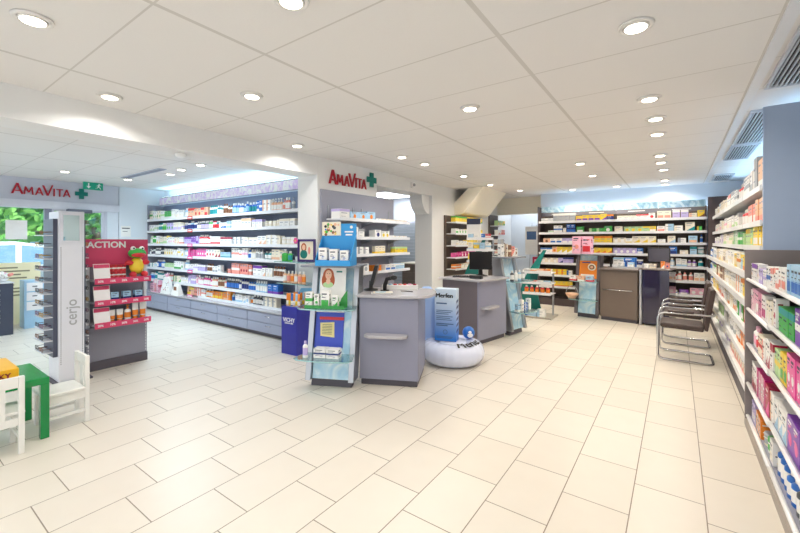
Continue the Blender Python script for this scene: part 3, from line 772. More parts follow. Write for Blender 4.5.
FAR_ROWS = [
 [(-2.558,-2.291,'c',['cream/white','white/grey'],0.099,0.094),
  (-2.291,-1.825,'c',['white/grey','grey/white','cream/brown'],0.185,0.094),
  (-1.805,-1.085,'c',['purple/yellow','yellow/purple','navy/orange'],0.132,0.101),
  (-1.011,-0.671,'c',['white/cream','cream/white'],0.099,0.101),
  (-0.671,-0.348,'c',['white/red','red/white'],0.121,0.101),
  (-0.315,-0.087,'c',['cream/salmon','white/orange'],0.165,0.094),
  (-0.071,0.194,'c',['lavender/white','white/lavender'],0.154,0.086),
  (0.194,0.315,'c',['cream/peach'],0.11,0.094),
  (0.323,0.449,'c',['yellow/brown'],0.165,0.109)],
 [(-2.401,-2.291,'c',['white/green'],0.055,0.094),
  (-2.28,-2.097,'c',['blue/white','white/blue'],0.165,0.07),
  (-2.076,-2.012,'c',['white/cream'],0.11,0.07),
  (-2.002,-1.825,'c',['blue/navy','pale-blue/blue'],0.185,0.078),
  (-1.805,-1.643,'c',['green/white'],0.132,0.101),
  (-1.543,-1.253,'c',['green/pale-green'],0.088,0.125),
  (-1.253,-1.103,'c',['green/white'],0.143,0.109),
  (-1.085,-0.884,'c',['white/pink','cream/white'],0.143,0.109),
  (-0.884,-0.331,'c',['yellow/pale-green','yellow/white','pale-green/yellow'],0.121,0.101),
  (-0.315,-0.184,'c',['white/salmon'],0.11,0.101),
  (-0.184,-0.04,'c',['pale-blue/white'],0.143,0.101),
  (-0.04,0.102,'c',['white/cream'],0.11,0.101),
  (0.117,0.3,'c',['pale-blue/teal','cream/teal'],0.176,0.109),
  (0.315,0.39,'c',['green/yellow'],0.11,0.094),
  (0.39,0.449,'c',['white/grey'],0.099,0.078)],
 [(-2.512,-2.357,'c',['peach/brown'],0.11,0.109),
  (-2.357,-1.846,'c',['white/lavender','white/blue','lavender/white'],0.11,0.101),
  (-1.805,-1.445,'c',['cream/white'],0.099,0.101),
  (-1.445,-1.103,'c',['yellow/orange','yellow/white'],0.165,0.101),
  (-1.085,-0.741,'c',['white/yellow','cream/white'],0.11,0.101),
  (-0.741,-0.331,'c',['yellow/cream','cream/yellow'],0.143,0.109),
  (-0.315,-0.168,'c',['white/cream'],0.099,0.094),
  (-0.168,0.008,'c',['pale-blue/white','cream/pale-blue'],0.143,0.094),
  (0.008,0.163,'c',['white/grey'],0.099,0.094),
  (0.163,0.345,'c',['blue/peach','pale-blue/peach'],0.143,0.101),
  (0.36,0.405,'b',['white/blue'],0.176,0.055),
  (0.412,0.449,'b',['white/grey'],0.185,0.055)],
 [(-2.58,-2.313,'c',['white/blue','cream/white'],0.11,0.094),
  (-2.313,-1.887,'c',['peach/orange','orange/yellow','yellow/white'],0.132,0.094),
  (-1.805,-1.445,'c',['white/cream','salmon/white'],0.11,0.101),
  (-1.445,-1.103,'c',['yellow/orange','yellow/white'],0.132,0.101),
  (-1.085,-0.55,'c',['blue/white','pale-blue/blue','lavender/white'],0.121,0.101),
  (-0.135,0.024,'c',['blue/navy','navy/blue'],0.154,0.094),
  (0.024,0.209,'c',['white/salmon','cream/white'],0.088,0.094),
  (0.209,0.315,'c',['pale-blue/teal'],0.185,0.101),
  (0.323,0.449,'j',['teal/white'],0.154,0.101)],
 [(-2.58,-2.183,'c',['white/yellow','yellow/green','cream/white'],0.11,0.094),
  (-2.183,-1.866,'c',['lavender/navy','white/red','red/white'],0.143,0.078),
  (-1.805,-1.329,'c',['white/orange','cream/white'],0.11,0.101),
  (-1.085,-0.55,'c',['blue/white','white/pale-blue','navy/white'],0.154,0.101),
  (-0.135,-0.008,'b',['pale-blue/white','white/blue'],0.165,0.07),
  (-0.008,0.163,'c',['white/pale-blue','pale-blue/white'],0.176,0.078),
  (0.163,0.315,'b',['navy/white','purple/white'],0.132,0.062),
  (0.315,0.449,'b',['pale-blue/teal','white/teal'],0.165,0.07)],
 [(-2.58,-2.226,'c',['orange/white','peach/orange','yellow/white'],0.132,0.094),
  (-2.226,-1.887,'c',['orange/peach','white/blue','yellow/orange'],0.132,0.094),
  (-1.805,-1.329,'c',['white/cream','salmon/white'],0.121,0.101),
  (-1.085,-0.602,'c',['white/blue','cream/white'],0.121,0.101),
  (-0.135,0.086,'b',['salmon/white','red/white','white/red'],0.185,0.062),
  (0.086,0.27,'b',['white/salmon','peach/red'],0.165,0.062),
  (0.27,0.449,'c',['white/peach','pink/white'],0.176,0.07)],
 [(-2.58,-2.313,'c',['cream/white','white/yellow'],0.099,0.094),
  (-2.313,-1.887,'c',['orange/yellow','yellow/orange','white/green'],0.121,0.094),
  (-1.805,-1.329,'c',['white/cream'],0.11,0.101),
  (-1.085,-0.602,'c',['white/cream'],0.11,0.101),
  (-0.135,0.024,'c',['white/blue'],0.077,0.101),
  (0.024,0.209,'c',['navy/purple','purple/white'],0.088,0.101),
  (0.209,0.449,'c',['pink/white','white/pink'],0.132,0.101)],
]

LN = {'c': 'cosmetics_carton', 'b': 'shampoo_bottle', 'p': 'pump_bottle', 'j': 'cream_jar', 't': 'cream_tube'}
for k, segs in enumerate(LEFT_ROWS):
    segs = [(max(g[0], -9.48),)+g[1:] for g in segs]
    row((0, 3.74, 0), 0, segs, LZ[k]+.0005, .02, '%s shelf of the long left wall shelving' % ROWN[k], 'goods on the %s shelf of the left wall' % ROWN[k], LN)
# red promotion tags on the left rails
for k in range(7):
    if k in (5,): continue
    t = MB(); t.box(-.09, .09, -.006, 0, 0, .06, pm('hot-pink') if k > 1 else pm('red')); t.box(-.07, .07, -.007, -.0061, .02, .04, pm('white'))
    o = t.build('promotion_tag', None, (-7.6, 3.725, LZ[k]-.045)); tag(o, 'pink promotion tag on the %s rail of the long left shelving' % ROWN[k], 'tag', 'promotion tags on the left rails')
# things standing on the drawer top at the left
bk = thing('basket', 'pink wire basket of goods on the drawer top at left end', 'basket', (-8.86, 3.7, .3965))
b = MB()
for i in range(5): b.tube([(-.16-.03*i/4, -.09, .04*i+.01), (.16+.03*i/4, -.09, .04*i+.01), (.16+.03*i/4, .1, .04*i+.01), (-.16-.03*i/4, .1, .04*i+.01)], .004, pm('pink'), 5, True)
for i in range(9):
    x = -.16+.04*i; b.tube([(x, -.09, .008), (x*1.18, -.09, .17)], .003, pm('pink'), 5)
b.box(-.16, .16, -.09, .1, 0, .008, pm('pink')); b.build('wire_frame', bk)
for i in range(4): put('cosmetics_carton', 'c', .07, .24, ['pink', 'salmon', 'white', 'pink'][i], ['white', 'white', 'pink', 'red'][i], i, (-8.97+.076*i, 3.645, .405), 0, 'tall %s carton, %s from left in the pink wire basket' % (['pink', 'salmon', 'white', 'pink'][i], ordinal(i+1)), None, 'cartons in the pink basket')
bg_ = thing('gift_bag', 'white patterned gift bag standing on the drawer top', 'bag', (-8.38, 3.655, .397))
b = MB(); b.prism([(-.17, -.045), (.17, -.045), (.17, .045), (-.17, .045)], 0, .001, pm('white')); P_ = [(-.2, -.05, 0), (.2, -.05, 0), (.2, .05, 0), (-.2, .05, 0)]; Q_ = [(-.1, -.02, .34), (.1, -.02, .34), (.1, .02, .34), (-.1, .02, .34)]
for i in range(4): b.face([P_[i], P_[(i+1) % 4], Q_[(i+1) % 4], Q_[i]], pm('white'))
b.face(Q_, pm('white')); b.build('bag_body', bg_)
b = MB(); R = random.Random(2)
for i in range(14):
    x, z = R.uniform(-.12, .12), R.uniform(.03, .24); y = -.0512+.03*z/.34
    b.face([(x-.012, y, z), (x+.012, y, z), (x+.008, y+.003, z+.02), (x-.008, y+.003, z+.02)], pm(R.choice(['red', 'lavender', 'dark-grey', 'brown'])))
b.build('print', bg_); MB().lathe([(.02, .33), (.03, .36), (.05, .40), (.045, .40), (.025, .36), (.015, .33)], pm('pink'), (0, 0, 0), 12).build('ruffle', bg_)
b2 = thing('soap_bag', 'small white bag with brown print right of the gift bag', 'bag', (-7.97, 3.66, .397)); b = MB()
P_ = [(-.13, -.06, 0), (.13, -.06, 0), (.13, .06, 0), (-.13, .06, 0)]; Q_ = [(-.09, -.02, .22), (.09, -.02, .22), (.09, .02, .22), (-.09, .02, .22)]
for i in range(4): b.face([P_[i], P_[(i+1) % 4], Q_[(i+1) % 4], Q_[i]], pm('white'))
b.face(Q_, pm('white')); b.face(list(reversed(P_)), pm('white')); b.build('bag_body', b2)
MB().box(-.05, .05, -.047, -.04, .1, .17, pm('brown')).build('print', b2)

# ------------------------------------------------------------------ far back shelves
FZ = [1.9, 1.645, 1.415, 1.195, .96, .69, .43]
FB = [-2.60, -1.80, -1.05, -.30, .46]
UMB = mat('umber_back', '#64584f', .5, vary=.05); UMBS = mat('umber_side', '#55494a', .5, vary=.04)
BLUEP = pattern_material('blue_water_header', '#86b2cf', '#cfe6f3', '#a6cde3', 5, 3)
for i in range(4):
    w = FB[i+1]-FB[i]-.002
    e = shelving('dark shelving bay with blue header, %s from left on the far back wall' % ordinal(i+1), (FB[i], 9.2, 0), 0, w, .45, 2.12, FZ, .4,
                 UMB, UMBS, SHELFW, 'bays of the far back shelves', base=.16, sides=(i == 0, i == 3))
    MB().box(.004, w-.004, .2, .23, 2.04, 2.12, GREYD).build('label_band', e)
    MB().box(.004, w-.004, .2, .225, 2.123, 2.255, BLUEP).build('header_panel', e)
    MB().box(w*.3, w*.7, .196, .1995, 2.075, 2.09, WHITEP).build('category_lettering', e)
MB_ = MB().box(0, .02, 0, .43, 0, 2.25, UMBS)
o = MB_.build('end_panel', None, (-2.625, 9.19, 0)); tag(o, 'dark end panel at the left side of the far back shelves', 'panel')
FN = {'c': 'medicine_carton', 'b': 'medicine_bottle', 'p': 'medicine_bottle', 'j': 'medicine_jar', 't': 'ointment_tube'}
for k, segs in enumerate(FAR_ROWS):
    segs = [(max(g[0], -2.57), min(g[1], .43))+g[2:] for g in segs]
    row((0, 9.2, 0), 0, segs, FZ[k]+.0005, .022, '%s shelf of the far back wall shelves' % ROWN[k], 'medicines on the %s shelf of the far wall' % ROWN[k], FN)

# ------------------------------------------------------------------ sign wall shelves (left, under the lettering)
SWZ = [1.765, 1.507, 1.262, 1.0]
sw = thing('wall_shelving', 'grey panel shelving under the red wall lettering, left of the opening', 'shelves', (-3.955, 3.67, 0), pi/2)
MB().box(0, 1.65, -.03, 0, .1, 2.165, GREY).build('back_panel', sw, bevel=.003)
for x in (.12, .62, .82, 1.5): MB().box(x-.008, x+.008, -.042, -.0305, .6, 1.95, ALU).build('slotted_upright', sw)
for z in SWZ:
    MB().box(.08, 1.72, -.30, -.043, z-.02, z, SHELFW).build('shelf', sw)
    MB().box(.075, 1.725, -.315, -.3005, z-.03, z+.012, SHELFW).build('price_rail', sw)
    for x in (.12, .82, 1.5): MB().prism([(-.28, z-.021), (-.0425, z-.021), (-.0425, z-.11)], x-.006, x+.006, ALU, T=lambda p: (p[2], p[0], p[1])).build('bracket', sw)
SN = {'c': 'remedy_carton', 'b': 'remedy_bottle', 'p': 'remedy_bottle', 'j': 'remedy_jar', 't': 'remedy_tube'}
SW = [[(.1, .3, 'c', ['white/lavender'], .13, .17), (.3, .85, 'c', ['pale-blue/orange', 'white/orange'], .12, .17), (.87, 1.68, 'c', ['white/grey', 'cream/white'], .04, .1)],
      [(.1, .6, 'c', ['white/grey', 'white/green'], .14, .1), (.85, 1.0, 'c', ['white/navy'], .14, .13), (1.0, 1.2, 'c', ['white/yellow', 'yellow/white'], .11, .09), (1.2, 1.7, 'c', ['white/cream'], .04, .1)],
      [(.1, .7, 'c', ['white/grey', 'pale-blue/white'], .13, .1), (.85, 1.1, 'c', ['white/salmon', 'cream/yellow', 'peach/white'], .12, .08), (1.35, 1.7, 'c', ['yellow/pale-green', 'pale-green/yellow'], .10, .11)],
      [(.1, .7, 'c', ['white/grey'], .13, .1), (.85, 1.0, 'c', ['orange/brown'], .09, .12), (1.1, 1.62, 'c', ['pale-blue/white', 'blue/white', 'white/blue'], .09, .12)]]
for k in range(4):
    row((-3.955, 3.67, 0), pi/2, SW[k], SWZ[k]+.0005, -.285, '%s shelf under the red wall lettering' % ROWN[k], 'goods on the %s shelf under the lettering' % ROWN[k], SN)

# ------------------------------------------------------------------ tall shelving on the right wall
RU = [1.888, 1.61, 1.407]; RL = [1.19, .96, .73, .49, .27]
SIDEB = mat('panel_blue_grey', '#a3b5d0', .45, vary=.03)
RBACK = mat('right_back_panel', '#8d8e98', .5, vary=.04)
for i in range(5):
    y = 9.12-i*.994
    e = thing('shelving_unit', 'tall grey shelving bay on the right wall, %s from the far corner' % ordinal(i+1), 'shelves', (.45, y, 0), -pi/2, 'bays of the tall right shelving')
    w = .992
    MB().box(0, w, .53, .55, 0, 2.25, RBACK).build('back_panel', e)
    if i == 0: MB().box(0, .018, .02, .529, 0, 2.27, UMBS).build('side_panel', e)
    for x in (.03, w-.03): MB().box(x-.012, x+.012, .515, .5295, .1, 2.2, ALU).build('slotted_upright', e)
    for z in RU:
        MB().box(.02, w-.001, .10, .514, z-.022, z, SHELFW).build('shelf', e); MB().box(.02, w-.001, .086, .0995, z-.034, z+.012, SHELFW).build('price_rail', e)
    for z in RL:
        MB().box(.02, w-.001, .02, .514, z-.022, z, SHELFW).build('shelf', e); MB().box(.02, w-.001, .0, .0195, z-.04, z+.016, SHELFW).build('price_rail', e)
    MB().box(.002, w-.001, .04, .528, 0, .11, PLINTH).build('plinth', e)
    MB().box(.001, w-.001, .40, .55, 2.2505, 2.27, RBACK).build('top_board', e)
o = MB().box(.551, 1.015, 4.11, 4.14, 0, 2.5, SIDEB).build('end_panel'); tag(o, 'tall blue grey end panel closing the tall right shelving', 'panel')
RN = {'c': 'care_carton', 'b': 'care_bottle', 'p': 'care_dispenser', 'j': 'care_jar', 't': 'care_tube'}
RR = [
 [(.1, .9, 'c', ['white/grey', 'cream/white'], .14, .11), (.95, 2.2, 'c', ['white/cream', 'white/pale-blue', 'cream/white'], .17, .12), (2.25, 3.2, 'c', ['white/salmon', 'white/grey'], .18, .12), (3.25, 3.7, 'b', ['green/white', 'red/white', 'white/green'], .2, .09), (3.75, 4.3, 'c', ['white/grey', 'cream/white'], .22, .13), (4.35, 4.6, 'c', ['grey/white'], .3, .14), (4.62, 4.93, 'c', ['cream/peach', 'peach/white', 'white/salmon'], .27, .14)],
 [(.1, 1.0, 'c', ['white/cream', 'white/salmon'], .13, .11), (1.05, 2.6, 'c', ['white/cream', 'cream/white', 'white/pink'], .16, .12), (2.65, 3.4, 'c', ['white/pale-green', 'white/grey'], .16, .12), (3.45, 4.0, 'b', ['red/white', 'crimson/white', 'orange/white'], .17, .09), (4.05, 4.5, 'c', ['salmon/white', 'orange/salmon'], .18, .12), (4.52, 4.92, 'c', ['peach/salmon', 'pink/white', 'salmon/orange'], .2, .13)],
 [(.1, .9, 'c', ['white/lavender', 'purple/white'], .13, .11), (.95, 1.6, 'c', ['lavender/white', 'white/purple'], .14, .12), (1.65, 2.8, 'c', ['white/cream', 'cream/pale-green'], .15, .12), (2.85, 3.8, 'c', ['pale-green/green', 'green/white', 'white/green'], .16, .12), (3.85, 4.35, 'c', ['yellow/green', 'pale-green/yellow'], .16, .12), (4.37, 4.92, 'c', ['green/yellow', 'teal/white', 'yellow/white'], .17, .13)],
 [(.1, .8, 'b', ['blue/white', 'navy/white'], .16, .08), (.85, 1.6, 'c', ['white/pale-blue', 'white/blue'], .14, .11), (1.65, 2.8, 'c', ['cream/brown', 'cream/peach', 'white/yellow'], .15, .11), (2.85, 4.0, 'c', ['cream/yellow', 'white/cream', 'yellow/cream'], .16, .12), (4.02, 4.93, 'c', ['yellow/orange', 'cream/orange', 'pale-blue/yellow'], .17, .11)],
 [(.1, .8, 'b', ['white/blue', 'teal/white'], .15, .08), (.85, 1.6, 'c', ['white/cream', 'white/green'], .13, .11), (1.65, 2.8, 'c', ['cream/peach', 'brown/cream', 'white/peach'], .15, .11), (2.85, 4.0, 'c', ['white/cream', 'cream/white'], .15, .11), (4.02, 4.4, 'c', ['orange/yellow', 'white/orange'], .16, .11), (4.42, 4.93, 'c', ['yellow/orange', 'yellow/cream'], .17, .12)],
 [(.1, .8, 'b', ['blue/white', 'white/blue'], .15, .08), (.85, 1.8, 'c', ['cream/white', 'yellow/cream', 'white/yellow'], .13, .11), (1.85, 3.0, 'c', ['white/salmon', 'white/cream'], .15, .11), (3.05, 4.0, 'c', ['cream/white', 'white/orange'], .15, .11), (4.02, 4.5, 'c', ['white/lavender', 'green/white'], .15, .11), (4.52, 4.93, 'c', ['orange/salmon', 'teal/white', 'red/white'], .16, .11)],
 [(.1, 1.0, 'c', ['white/blue', 'white/grey'], .13, .11), (1.05, 2.6, 'c', ['white/cream', 'pale-green/white'], .14, .12), (2.65, 4.0, 'c', ['white/cream', 'cream/white', 'white/grey'], .15, .12), (4.02, 4.93, 'c', ['white/orange', 'orange/white', 'white/green'], .15, .11)],
 [(.1, 1.5, 'c', ['white/grey', 'cream/white'], .12, .12), (1.55, 2.0, 'b', ['green/white'], .14, .1), (2.05, 3.4, 'c', ['white/cream', 'white/lavender'], .13, .12), (3.45, 4.93, 'c', ['white/pale-blue', 'cream/salmon'], .14, .12)]]
for k, z in enumerate(RU+RL):
    row((.45, 9.12, 0), -pi/2, RR[k], z+.0005, .115 if k < 3 else .035, '%s shelf of the tall right shelving' % (ROWN[:6]+['seventh', 'lowest'])[k], 'goods on shelf row %s of the tall right shelving' % (ROWN[:6]+['seventh', 'lowest'])[k], RN, first='far end')

# ------------------------------------------------------------------ near gondola on the right
GZ = [1.155, .925, .65, .34, .085]
TAUPE = mat('gondola_panel', '#857d7c', .45, vary=.03); KICK = mat('gondola_kick', '#a59c93', .5, vary=.03)
gb0 = [0, .87, 1.87, 2.87]
for i in range(3):
    e = thing('gondola', 'low shelving gondola bay at the right edge, %s from its far end' % ordinal(i+1), 'shelves', (.47, 4.07-gb0[i], 0), -pi/2, 'bays of the low right gondola')
    w = gb0[i+1]-gb0[i]-.002; dz = .02*i
    MB().box(0, w, .52, .54, 0, 1.38, TAUPE).build('back_panel', e)
    for q, z in enumerate(GZ):
        z += dz*(q < 4)
        MB().box(.001, w, .0, .519, z-.02, z, GREY).build('shelf', e)
        if q < 4 or True:
            MB().tube([(.002, -.013, z-.002), (w-.002, -.013, z-.002)], .0125, WHITEP, 12).build('label_rail', e)
    MB().box(.0, w, -.03, .51, 0, .06, KICK).build('plinth', e)
    MB().box(.0, w, .3, .54, 1.3805, 1.395, TAUPE).build('top_board', e)
o = MB().box(.44, 1.015, 4.073, 4.1, 0, 1.385, TAUPE).build('end_panel', bevel=.003); tag(o, 'grey brown end panel of the low gondola at right', 'panel')
GN = {'c': 'hygiene_carton', 'b': 'hygiene_bottle', 'p': 'hygiene_dispenser', 'j': 'hygiene_jar', 't': 'hygiene_tube'}
GR = [
 [(.02, .62, 'c', ['white/lavender', 'white/peach', 'lavender/white', 'white/purple'], .125, .05), (.64, 1.2, 'c', ['white/blue', 'pale-blue/white', 'white/salmon'], .13, .06), (1.22, 1.85, 'c', ['pale-blue/blue', 'blue/white', 'white/orange'], .15, .07), (1.9, 2.8, 'c', ['white/blue', 'pale-blue/white'], .13, .08)],
 [(.02, .35, 'c', ['pink/white', 'white/pink', 'salmon/white'], .17, .045), (.36, .62, 'c', ['white/magenta', 'pink/magenta', 'white/hot-pink'], .18, .05), (.64, .95, 'c', ['cream/white', 'white/crimson'], .16, .07), (1.0, 1.35, 'c', ['teal/purple', 'green/teal'], .15, .09), (1.37, 1.86, 'c', ['purple/lavender', 'purple/white', 'blue/purple'], .17, .10), (1.9, 2.8, 'c', ['purple/white', 'teal/white'], .16, .09)],
 [(.02, .3, 'b', ['white/red', 'white/pink'], .15, .06), (.31, .6, 'c', ['white/salmon', 'white/pink', 'cream/red'], .17, .07), (.61, .86, 'c', ['white/crimson', 'salmon/crimson'], .18, .06), (.9, 1.2, 'c', ['yellow/green', 'pale-green/yellow', 'crimson/white'], .18, .07), (1.22, 1.86, 'c', ['green/yellow', 'pale-blue/green', 'hot-pink/white', 'yellow/red'], .19, .08), (1.9, 2.8, 'c', ['white/green', 'yellow/white'], .17, .09)],
 [(.02, .25, 'c', ['white/magenta', 'white/crimson'], .2, .05), (.26, .6, 'c', ['magenta/white', 'crimson/pink', 'magenta/crimson'], .21, .07), (.62, .86, 'c', ['crimson/hot-pink', 'white/peach'], .19, .09), (.9, 1.2, 'c', ['white/pale-blue', 'peach/white', 'cream/blue'], .17, .08), (1.22, 1.86, 'c', ['purple/hot-pink', 'lavender/purple', 'blue/purple'], .2, .11), (1.9, 2.8, 'c', ['purple/white', 'white/purple'], .18, .1)],
 [(.02, .2, 'c', ['white/lavender', 'lavender/white'], .14, .05), (.21, .45, 'c', ['orange/white', 'white/orange'], .12, .07), (.46, .7, 'j', ['cream/grey', 'white/green', 'orange/white'], .1, .08), (.72, .86, 'c', ['white/cream'], .14, .07), (.9, 1.3, 'b', ['navy/white', 'blue/white', 'white/orange'], .18, .07), (1.32, 1.86, 'b', ['navy/white', 'white/navy', 'dark-grey/white'], .19, .07), (1.9, 2.8, 'c', ['navy/white', 'white/blue'], .15, .1)]]
for k, z in enumerate(GZ):
    n = 0
    for q in range(3):
        segs = [(max(g[0], gb0[q]+.006), min(g[1], gb0[q+1]-.006))+g[2:] for g in GR[k] if g[0] < gb0[q+1]-.03 and g[1] > gb0[q]+.03]
        n = row((.47, 4.07, 0), -pi/2, segs, z+(.02*q if k < 4 else 0)+.0005, .002, '%s shelf of the low right gondola' % (ROWN[:4]+['lowest'])[k], 'goods on the %s shelf of the low gondola' % (ROWN[:4]+['lowest'])[k], GN, near=True, first='far end', ordfrom=n, jit=.006)
put('care_carton', 'c', .12, .16, 'pale-blue', 'blue', 5, (.80, 2.62, 1.396), -pi/2, 'pale blue carton standing on top of the low right gondola', None, None, True)
# ------------------------------------------------------------------ counters
CFRONT = mat('counter_front_grey', '#8e90a4', .4, vary=.03)
CSIDE = mat('counter_side_umber', '#6c6468', .42, vary=.04)
def counter(label, loc, rot, w, d, front, side, top, shape='right', ledge=(.08, .50), h=.885):
    """local: front face along y=0 from x 0..w, body goes back to +d"""
    e = thing('service_counter', label, 'counter', loc, rot)
    MB().box(.015, w-.015, .03, d-.015, 0, .06, PLINTH).build('plinth', e)
    MB().box(0, w, 0.02, d, .06, h, side).build('carcass', e, bevel=.004)
    MB().box(.004, w-.004, .0, .019, .065, h-.005, front).build('front_panel', e, bevel=.003)
    if shape == 'right':
        pts = [(-.02, -.035), (w*.5, -.05), (w, -.03)] + [(w+.02+.13*sin(a), d*.5-(d*.5+.01)*cos(a)) for a in [pi*i/14 for i in range(1, 14)]] + [(w, d+.02), (-.02, d+.02)]
    elif shape == 'left':
        pts = [(-.02, d+.03)] + [(-.03-.0*i, d+.03-(d+.08)*i/6) for i in range(7)] + [(w*.5, -.07), (w+.01, -.04), (w+.01, d+.03)]
        pts = [(-.04, -.05), (w*.5, -.075), (w+.01, -.05), (w+.01, d+.04), (w*.5, d+.06), (-.04, d+.04)]
    else: pts = [(-.01, -.04), (w+.02, -.04), (w+.02, d+.02), (-.01, d+.02)]
    MB().prism(pts, h+.001, h+.031, top).build('worktop', e, bevel=.006)
    if ledge:
        x0, x1 = ledge; z = .53
        lp_ = [(x0, -.002), (x0, -.07), (x0+.05, -.11), (x1-.05, -.11), (x1, -.07), (x1, -.002)]
        MB().prism(lp_, z-.03, z, TOPM).build('bag_ledge', e, bevel=.004)
    return e
R1 = radians(25.2); A1 = (-2.62, 2.962)
counter('grey service counter nearest the camera, left of the inflatable ring', (A1[0], A1[1], 0), R1, .604, .6, CFRONT, CFRONT, TOPM, 'right', (.07, .50))
R2 = radians(79.3); A2 = (-2.24, 5.01)
counter('grey service counter in the middle, with till screen on top', (A2[0], A2[1], 0), R2, .74, .64, CFRONT, CSIDE, TOPM, 'left', (.06, .42))
R3 = radians(-10); A3 = (-1.166, 8.06)
counter('dark brown service counter at the back before the far shelves', (A3[0], A3[1], 0), R3, .62, .6, BROWN, BROWN, mat('worktop_umber', '#7d7370', .3), '', None, .93)
hb_ = MB().tube([(.06, -.006, .57), (.06, -.03, .57), (.54, -.03, .57), (.54, -.006, .57)], .011, CHROME, 8)
o = hb_.build('rail_handle', None, (A3[0], A3[1], 0), R3); tag(o, 'chrome rail on the front of the dark brown back counter', 'handle')
o.parent = [x for x in COL.objects if x.name.startswith('service_counter')][-1]; o.location = (0, 0, 0); o.rotation_euler = (0, 0, 0)
for k_ in ('label', 'category'): del o[k_]
ct = thing('glossy_cabinet', 'glossy dark plum cabinet right of the back counter', 'cabinet', (A3[0]+.645*cos(R3), A3[1]+.645*sin(R3), 0), R3)
GL = mat('glossy_plum', '#241f3a', .06, coat=.6, vary=.04)
MB().box(.045, .44, 0, .5, .03, .96, GL).build('body', ct, bevel=.004)
MB().box(0, .042, -.02, .5, 0, .96, ALU).build('metal_post', ct, bevel=.01)
MB().box(0, .45, -.01, .51, .961, .985, mat('worktop_umber', '#7d7370', .3)).build('worktop', ct, bevel=.004)

# ------------------------------------------------------------------ leaning display totems beside the counters
AQUA = pattern_material('aqua_water_panel', '#b3dcf3', '#e6f6fd', '#cde9f8', 3.5, 2.5)
def totem(label, loc, rot, w, lean, frame, shelves, z0=.07, ztop=1.19, tw=(-.05, .05), shelfd=.26):
    e = thing('display_totem', label, 'display stand', loc, rot)
    sh = lean
    f = MB(); f.box(0, .055, -.01, .16, z0, ztop, frame, sh); f.box(w-.055, w, -.01, .16, z0, ztop, frame, sh)
    f.box(.056, w-.056, .06, .16, z0, ztop, frame, sh)
    f.build('frame', e, bevel=.003)
    MB().box(.06, w-.06, .03, .055, z0+.01, ztop-.01, AQUA, sh).build('water_panel', e)
    MB().box(.04, w-.04, .07, .15, .0, z0-.002, PLINTH, sh).build('foot', e)
    MB().box(tw[0], w+tw[1], -.2+sh*ztop, .2+sh*ztop, ztop+.001, ztop+.021, mat('totem_top_grey', '#7f858f', .3)).build('top_shelf', e, bevel=.004)
    for z in shelves:
        y = sh*z
        p = [(.0, y-.014), (-.05, y-shelfd*.8), (.0, y-shelfd), (w*.5, y-shelfd-.03), (w, y-shelfd), (w+.03, y-shelfd*.75), (w, y-.014)]
        MB().prism(p, z-.012, z, SHELFG).build('glass_shelf', e)
        ed = MB(); ed.tube([(a, b, z-.006) for a, b in p[1:-1]], .0065, SHELFE, 6); ed.build('shelf_edge', e)
    return e
def W_(loc, rot, x, y, z):
    return (loc[0]+cos(rot)*x-sin(rot)*y, loc[1]+sin(rot)*x+cos(rot)*y, loc[2]+z)
TL1 = (-3.012, 2.594, 0); TR1 = R1; LN1 = .19; S1 = (.80, .335)
totem('leaning grey display totem with aqua panel beside the nearest counter', TL1, TR1, .5, LN1, ALU, S1, tw=(-.06, .03))
TL2 = (-2.03, 5.80, 0); TR2 = R2; S2 = (.84, .38)
totem('leaning grey display totem with aqua panel beside the middle counter', TL2, TR2, .46, LN1, ALU, S2, tw=(-.12, .0))
TL3 = (-1.62, 8.09, 0); TR3 = R3
totem('leaning umber display totem with aqua panel beside the back counter', TL3, TR3, .44, .12, CSIDE, (.70, .36), tw=(-.12, .2), shelfd=.24)
# ---- on totem 1
def on1(x, y, z): return W_(TL1, TR1, x, y, z)
cd = thing('counter_display', 'bright blue cardboard counter display on top of the nearest totem', 'display', on1(.12, .17, 1.2115), TR1)
CB = mat('card_bright_blue', '#2f9ade', .4, vary=.05); CB2 = mat('card_sky', '#7cc3ea', .4, vary=.05)
b = MB(); b.box(0, .36, -.005, .015, 0, .42, CB); b.build('back_card', cd)
b = MB(); b.prism([(-.2, 0), (-.006, 0), (-.006, .3), (-.2, .06)], .352, .36, CB, T=lambda p: (p[2], p[0], p[1])); b.prism([(-.2, 0), (-.006, 0), (-.006, .3), (-.2, .06)], 0, .008, CB, T=lambda p: (p[2], p[0], p[1])); b.box(.0081, .3519, -.2, -.195, 0, .055, CB); b.box(.0081, .3519, -.19, -.0055, 0, .004, CB); b.build('tray', cd)
b = MB(); b.box(.0, .2, -.012, -.0055, .3, .44, pm('cream'))
R = random.Random(5)
for i in range(26):
    x, z = R.uniform(.02, .18), R.uniform(.31, .42); s = R.uniform(.008, .018)
    b.face([(x+s*cos(t*pi/3), -.0125-i*.00005, z+s*sin(t*pi/3)) for t in range(6)], pm(R.choice(['dark-grey', 'brown', 'peach', 'yellow', 'blue', 'green', 'black'])))
b.build('picture_card', cd)
b = MB(); b.box(.24, .33, -.0065, -.0055, .33, .345, WHITEP); b.box(.25, .32, -.0065, -.0055, .30, .315, WHITEP); b.ball((.31, -.006, .385), (.016, .002, .016), WHITEP, 10, 6); b.build('print', cd)
for i in range(3):
    put('lotion_carton', 'c', .085, .17-.012*i, 'white', 'blue', 0, on1(.135+.11*i+.05, .005, 1.2175), TR1, 'white and blue lotion pack %s from left in the bright blue counter display' % ordinal(i+1), 'box', 'packs in the blue counter display', True)
